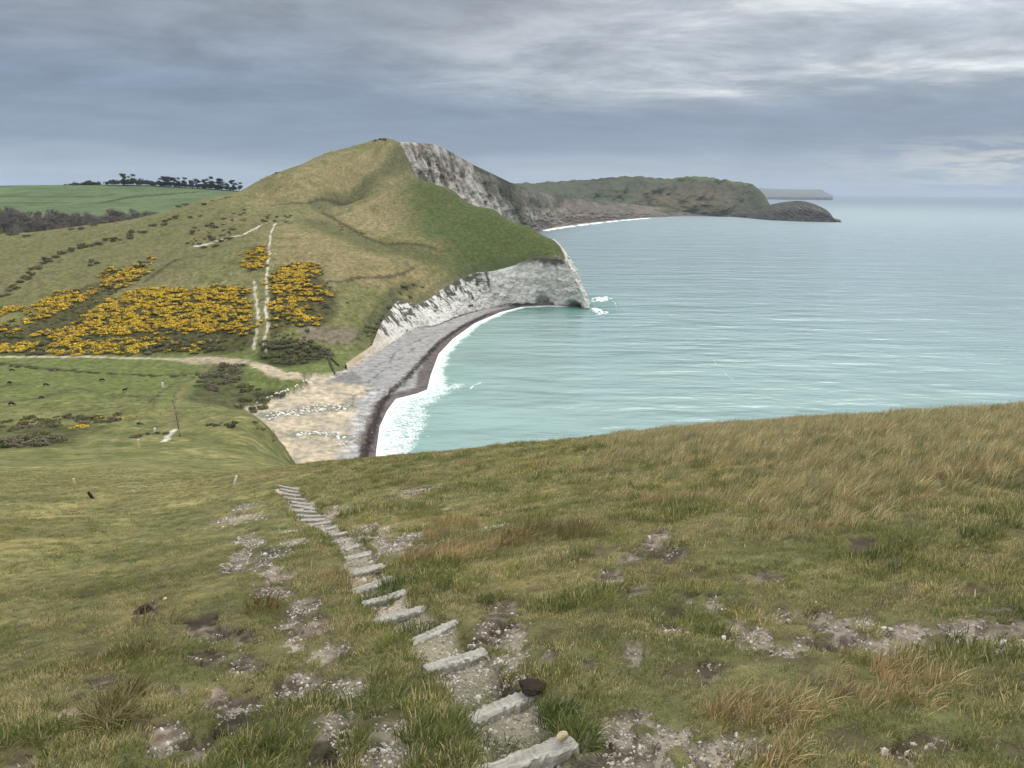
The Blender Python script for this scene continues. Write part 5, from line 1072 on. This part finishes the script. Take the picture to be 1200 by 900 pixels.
# leafless wood below the fields
def bare_tree(seed):
    r = random.Random(seed); V_, F_ = [], []; limb(V_, F_, (0, 0, -.1), (0, 0, .45), .03, .022, 5); tips = []
    for i in range(9):
        a_ = r.uniform(0, 6.28); z0 = r.uniform(.25, .5); e = Vector((math.cos(a_)*r.uniform(.1, .3), math.sin(a_)*r.uniform(.1, .3), r.uniform(.62, .98))); limb(V_, F_, (0, 0, z0), e, .014, .005, 4); tips.append(e)
        for j in range(3): e2 = e+Vector((r.uniform(-.14, .14), r.uniform(-.14, .14), r.uniform(-.08, .1))); limb(V_, F_, (Vector((0, 0, z0))+e)*.5+Vector((0, 0, 0)), e2, .006, .002, 3); tips.append(e2)
    ft_w = len(F_); rg = np.random.default_rng(seed); n = 300; tp = np.array([tuple(t) for t in tips])[rg.integers(0, len(tips), n)]+rg.normal(0, .07, (n, 3)); d = rg.normal(0, 1, (n, 3)); d[:, 2] += .6; d /= np.linalg.norm(d, axis=1)[:, None]; s = np.cross(d, rg.normal(0, 1, (n, 3))); s /= np.linalg.norm(s, axis=1)[:, None]
    Vt = np.stack([tp-d*.06, tp+s*.010, tp+d*.07, tp-s*.010], 1).reshape(-1, 3); k0 = len(V_)
    allV = np.concatenate([np.array(V_), Vt]); tint_ = np.concatenate([np.tile((.15, .13, .118), (len(V_), 1)), np.repeat(np.array([(.165, .138, .125), (.14, .128, .118), (.20, .165, .14)])[rg.integers(0, 3, n)], 4, 0)])
    quads = [f for f in F_ if len(f) == 4]
    return mesh_obj('bare_tree', allV, [np.array(quads), k0+np.arange(n*4).reshape(n, 4)], M_LEAF, tint=tint_, smooth=False, link=False)
wp, wr, wsx, wi = [], [], [], []
while len(wp) < 900:
    Yw = random.uniform(845, 990); px = random.uniform(-300, 232); lim = np.interp(px, [-300, 0, 60, 110, 140, 200, 232], [985, 985, 955, 925, 960, 930, 890])
    if Yw > lim: continue
    if 20 < px < 75 and 950 < Yw < 975: continue
    wp.append(P(px, np.interp(Yw, [800, 860, 960, 1110], [300, 272, 255, 238]), Yw)); hgt_ = random.uniform(8, 13); wr.append((0, 0, random.uniform(0, 6.28))); wsx.append((hgt_*1.15, hgt_*1.15, hgt_)); wi.append(random.randrange(4))
scatter('bare_woodland', np.array(wp), np.array(wr), np.array(wsx), np.array(wi), [bare_tree(600+i) for i in range(4)])

# ------------------------------------------------------------------ boulders on the beach
bmesh_set = [stone(700+i, M_STONE, 2, (1, .8, .6)) for i in range(5)]
def rocks(ptsl, w, n, s0, s1, label, group):
    pp = np.array(flat(ptsl, 3)); sg = np.linalg.norm(np.diff(pp, axis=0), axis=1); cu = np.concatenate([[0], np.cumsum(sg)]); t = rng.uniform(0, cu[-1], n)
    q = np.stack([np.interp(t, cu, pp[:, 0]), np.interp(t, cu, pp[:, 1])], 1)+rng.normal(0, 1, (n, 2))*np.array([w*.5, w])
    for x, y in q:
        o = random.choice(bmesh_set).copy(); o.name = 'beach_boulder'; ROOT.objects.link(o); s = random.uniform(s0, s1)**1.0; o.scale = (s*1.2, s, s); o.rotation_euler = (random.uniform(-.4, .4), random.uniform(-.4, .4), random.uniform(0, 6)); o.location = (x, y, float(ground(x, y))+s*.15); tag(o, label, 'boulder', group)
M_BOULD, nt, b = new_mat('beach_chalk'); oi = N(nt, 'ShaderNodeObjectInfo'); rv = ramp(nt, oi.outputs['Random'], [(0, (.40, .38, .33)), (.4, (.66, .63, .57)), (1, (.82, .80, .75))]); nt.links.new(rv.outputs[0], b.inputs['Base Color'])
for q_ in bmesh_set: q_.data.materials[0] = M_BOULD
rocks([(316, 491), (345, 485), (375, 478), (404, 474)], 3.2, 140, .4, .95, 'white chalk boulder in the upper band of rocks across the sand', 'boulders in the upper rock band')
rocks([(345, 510), (372, 505), (400, 508)], 2.2, 56, .4, .85, 'white chalk boulder in the lower band of rocks across the sand', 'boulders in the lower rock band')
rocks([(395, 510), (405, 520), (420, 505), (426, 488), (428, 475)], 3.0, 44, .25, .55, 'white chalk boulder on the grey shingle beside the sand', 'boulders on the shingle')
rocks([(300, 478), (325, 470), (345, 462), (362, 452)], 1.1, 30, .35, .8, 'white boulder along the green bank at the head of the beach', 'boulders along the green bank')
rocks([(362, 529), (368, 526)], 1.2, 7, .25, .5, 'white boulder in the little group on the near sand', 'boulders on the near sand')
rocks([(418, 428), (440, 410), (465, 397), (487, 383)], .8, 24, .4, 1.1, 'cream boulder fallen at the foot of the low cliff', 'boulders below the low cliff')

# ------------------------------------------------------------------ posts, sign, fence
def painted(name, c1, c2, sc=6):
    mt, nt, b = new_mat(name); n1 = noise_node(nt, sc, 5, .6); r1 = ramp(nt, n1.outputs[0], [(.35, c1), (.6, c2)]); nt.links.new(r1.outputs[0], b.inputs['Base Color']); return mt
M_CREAM = painted('cream_paint', (.55, .47, .22), (.72, .64, .36)); M_WHITE = painted('white_paint', (.6, .58, .52), (.8, .79, .75)); M_DARKW = painted('dark_timber', (.02, .017, .013), (.06, .05, .038)); M_YP = painted('yellow_paint', (.6, .4, .05), (.75, .52, .08))
def post_mesh(name, h, w, mat, top=0.12):
    bm = bmesh.new(); rings = []
    for z, s in ((-.25, 1), (h-top, .96), (h-top*.25, .9), (h, .35)): rings.append([bm.verts.new((sx*w/2*s, sy*w/2*s, z)) for sx, sy in ((-1, -1), (1, -1), (1, 1), (-1, 1))])
    for a_, b_ in zip(rings[:-1], rings[1:]):
        for k_ in range(4): bm.faces.new((a_[k_], a_[(k_+1) % 4], b_[(k_+1) % 4], b_[k_]))
    bm.faces.new(rings[-1]); bm.faces.new(rings[0][::-1]); me = bpy.data.meshes.new(name); bm.to_mesh(me); bm.free(); me.materials.append(mat); return bpy.data.objects.new(name, me)
def marker(px, py, hp, wp_, mat, label, tilt=(0, 0), y0=20, y1=300, name='marker_post', cat='post'):
    p = drop(px, py, y0, y1); m_ = np.linalg.norm(p-np.array([0, 0, HC]))/F
    o = post_mesh(name, hp*m_, wp_*m_, mat); ROOT.objects.link(o); o.location = p; o.rotation_euler = (tilt[0], tilt[1], .4); tag(o, label, cat); return o
marker(437, 537, 8, 2.0, M_CREAM, 'short cream marker post on the brow against the waterline', y1=80)
marker(274, 566, 10, 2.2, M_WHITE, 'white marker post leaning right near the top of the steps', (0, .35), y1=90)
marker(163, 526, 9, 2.2, M_CREAM, 'pale yellow marker post on the lower slope toward the meadow', y0=60)
marker(87, 568, 7, 2.0, M_CREAM, 'small pale post with stones at its foot on the left slope', y1=120)
marker(109, 585, 9, 2.6, M_DARKW, 'dark stump of a post leaning left on the left slope', (0, -.4), y1=90)
marker(182, 509, 5, 2.2, M_WHITE, 'short white post by the chalky gap in the path', y0=120)
marker(191, 455, 5, 2.2, M_WHITE, 'white marker post far out in the meadow', y0=250, y1=460)
# white notice on the cliff edge of the mound
p = drop(321, 511, 180, 275); m_ = np.linalg.norm(p-np.array([0, 0, HC]))/F
e = bpy.data.objects.new('warning_sign', None); ROOT.objects.link(e); e.location = p; tag(e, 'white notice on a post at the cliff edge of the mound', 'sign')
o = post_mesh('post', 8*m_, .45*m_, M_DARKW); ROOT.objects.link(o); o.parent = e
bm = bmesh.new(); bmesh.ops.create_cube(bm, size=1); bmesh.ops.scale(bm, vec=(2.4*m_, .05, 3.6*m_), verts=bm.verts); bmesh.ops.translate(bm, vec=(0, -.12, 6.6*m_), verts=bm.verts); bmesh.ops.bevel(bm, geom=bm.edges[:], offset=.015, segments=2, affect='EDGES'); me = bpy.data.meshes.new('board'); bm.to_mesh(me); bm.free(); me.materials.append(M_WHITE); o = bpy.data.objects.new('board', me); ROOT.objects.link(o); o.parent = e
# fence beside the lower path
fp = [(203.5, 466), (203, 474), (205, 481), (206.5, 487), (207.5, 493), (208.5, 499), (209.5, 505), (211, 512)]
pts3 = [drop(px, py, 200, 340) for px, py in fp]; e = bpy.data.objects.new('wire_fence', None); ROOT.objects.link(e); e.location = pts3[3]; tag(e, 'short dark post and wire fence beside the lower path', 'fence')
for p in pts3: o = post_mesh('post', 1.3, .16, M_DARKW); ROOT.objects.link(o); o.parent = e; o.location = p-pts3[3]
V_, F_ = [], []
for hgt_ in (.5, .85, 1.2):
    for a_, b_ in zip(pts3[:-1], pts3[1:]): limb(V_, F_, a_-pts3[3]+np.array([0, 0, hgt_]), b_-pts3[3]+np.array([0, 0, hgt_]), .012, .012, 4)
o = mesh_obj('wire', np.array(V_), np.array(F_), M_DARKW); o.parent = e
# dark beams at the top of the shingle
for (a_, b_, lb) in (((384, 423), (392, 436), 'longer dark timber beam leaning on the bank above the shingle'), ((388, 427), (397, 434), 'shorter dark timber beam lying on the shingle edge')):
    A_, B_ = drop(*a_, 380, 470), drop(*b_, 380, 470); bm = bmesh.new(); ln = float(np.linalg.norm(B_-A_)); bmesh.ops.create_cube(bm, size=1); bmesh.ops.scale(bm, vec=(max(ln, 5), .7, .6), verts=bm.verts); bmesh.ops.subdivide_edges(bm, edges=bm.edges[:], cuts=3)
    for v in bm.verts: v.co += Vector((0, random.gauss(0, .03), random.gauss(0, .03)))
    me = bpy.data.meshes.new('timber_beam'); bm.to_mesh(me); bm.free(); me.materials.append(M_DARKW); o = bpy.data.objects.new('timber_beam', me); ROOT.objects.link(o); d = Vector(B_-A_); o.location = Vector((A_+B_)/2)+Vector((0, 0, .5)); o.rotation_euler = d.to_track_quat('X', 'Z').to_euler(); tag(o, lb, 'beam')

# ------------------------------------------------------------------ cattle
def cow_mesh(name, graze, lying=False):
    nodes = {'hip': (-.75, 0, 1.12, .30, .33), 'mid': (0, 0, 1.05, .36, .40), 'sh': (.62, 0, 1.12, .30, .36), 'neck': (.98, 0, 1.12 if not graze else .92, .17, .22), 'poll': (1.28, 0, 1.32 if not graze else .52, .13, .15), 'muz': (1.58, 0, 1.16 if not graze else .18, .08, .09),
             'rump': (-1.0, 0, 1.10, .20, .22), 'tail': (-1.1, 0, .75, .03, .03), 'tuft': (-1.1, 0, .4, .05, .05)}
    ed = [('hip', 'mid'), ('mid', 'sh'), ('sh', 'neck'), ('neck', 'poll'), ('poll', 'muz'), ('hip', 'rump'), ('rump', 'tail'), ('tail', 'tuft')]
    for s in (-1, 1):
        k_ = 'lr'[s > 0]
        nodes['st'+k_] = (-.62, s*.2, .86, .17, .2); nodes['hk'+k_] = (-.84, s*.2, .48, .075, .085); nodes['hf'+k_] = (-.76, s*.2, .04, .07, .07); ed += [('hip', 'st'+k_), ('st'+k_, 'hk'+k_), ('hk'+k_, 'hf'+k_)]
        nodes['el'+k_] = (.58, s*.2, .80, .13, .16); nodes['kn'+k_] = (.60, s*.2, .44, .07, .075); nodes['ff'+k_] = (.60, s*.2, .04, .07, .07); ed += [('sh', 'el'+k_), ('el'+k_, 'kn'+k_), ('kn'+k_, 'ff'+k_)]
        nodes['ear'+k_] = (nodes['poll'][0]-.04, s*.26, nodes['poll'][2]+.08, .045, .03); ed += [('poll', 'ear'+k_)]
    ks = list(nodes); me = bpy.data.meshes.new(name); cy = lambda k_: Vector(nodes[k_][:3])
    lower = lambda v: Vector((v.x, v.y*1.3, max(.08, v.z-.62) if v.z > .62 else .1)) if lying else v
    me.from_pydata([lower(cy(k_)) for k_ in ks], [(ks.index(a_), ks.index(b_)) for a_, b_ in ed], []); o = bpy.data.objects.new(name, me); ROOT.objects.link(o)
    sk = o.modifiers.new('skin', 'SKIN'); 
    for i, k_ in enumerate(ks): me.skin_vertices[0].data[i].radius = nodes[k_][3:5]
    me.skin_vertices[0].data[ks.index('mid')].use_root = True
    ss = o.modifiers.new('sub', 'SUBSURF'); ss.levels = ss.render_levels = 2
    dg = bpy.context.evaluated_depsgraph_get(); m2 = bpy.data.meshes.new_from_object(o.evaluated_get(dg)); bpy.data.objects.remove(o)
    for p in m2.polygons: p.use_smooth = True
    return m2
def hide(name, c1, c2, sc, pos=(.48, .52)):
    mt, nt, b = new_mat(name); n1 = noise_node(nt, sc, 3, .5); r1 = ramp(nt, n1.outputs[0], [(pos[0], c1), (pos[1], c2)]); nt.links.new(r1.outputs[0], b.inputs['Base Color']); b.inputs['Roughness'].default_value = .7; return mt
M_BLK = hide('black_hide', (.008, .008, .008), (.02, .018, .017), 3); M_BRN = hide('brown_hide', (.07, .035, .02), (.10, .05, .03), 3); M_PIE = hide('patched_hide', (.012, .011, .011), (.5, .48, .44), .55, (.60, .63)); M_GRY = hide('grey_hide', (.04, .042, .046), (.10, .10, .105), .8)
CG, CS, CLy = cow_mesh('cow', True), cow_mesh('cow', False), cow_mesh('cow', True, True)
for px, py, me, mt, rz, lb in ((14, 436, CG, M_BLK, .3, 'black cow grazing highest in the meadow by the ditch'), (11.5, 450, CG, M_BLK, 2.9, 'black cow nearest the left edge of the meadow'), (54, 452, CG, M_BLK, .2, 'large black cow grazing in the middle of the meadow'), (120, 448, CG, M_BLK, 3.3, 'small far black cow grazing alone under the ditch line'),
                               (147, 461, CS, M_BLK, 1.1, 'black cow standing end on near the path bend'), (49, 468, CG, M_BRN, 3.0, 'brown cow grazing on the rough patch of meadow'), (14, 477, CG, M_PIE, .1, 'black cow with a white end low on the left'), (164, 499, CLy, M_GRY, .1, 'dark grey cow lying by the end of the gorse'), (274, 502, CS, M_BLK, 1.4, 'black cow standing on the mound above the beach'), (407, 356, CG, M_BLK, .5, 'distant black cow on the hillside above the low cliff')):
    m2 = me.copy(); m2.materials.clear(); m2.materials.append(mt); o = bpy.data.objects.new('cow', m2); ROOT.objects.link(o); p = drop(px, py, 180, 600); o.location = p; o.rotation_euler = (0, 0, rz); s = .98 if py > 480 else 1.05; o.scale = (s, s, s); tag(o, lb, 'cow', 'cattle in the meadow')
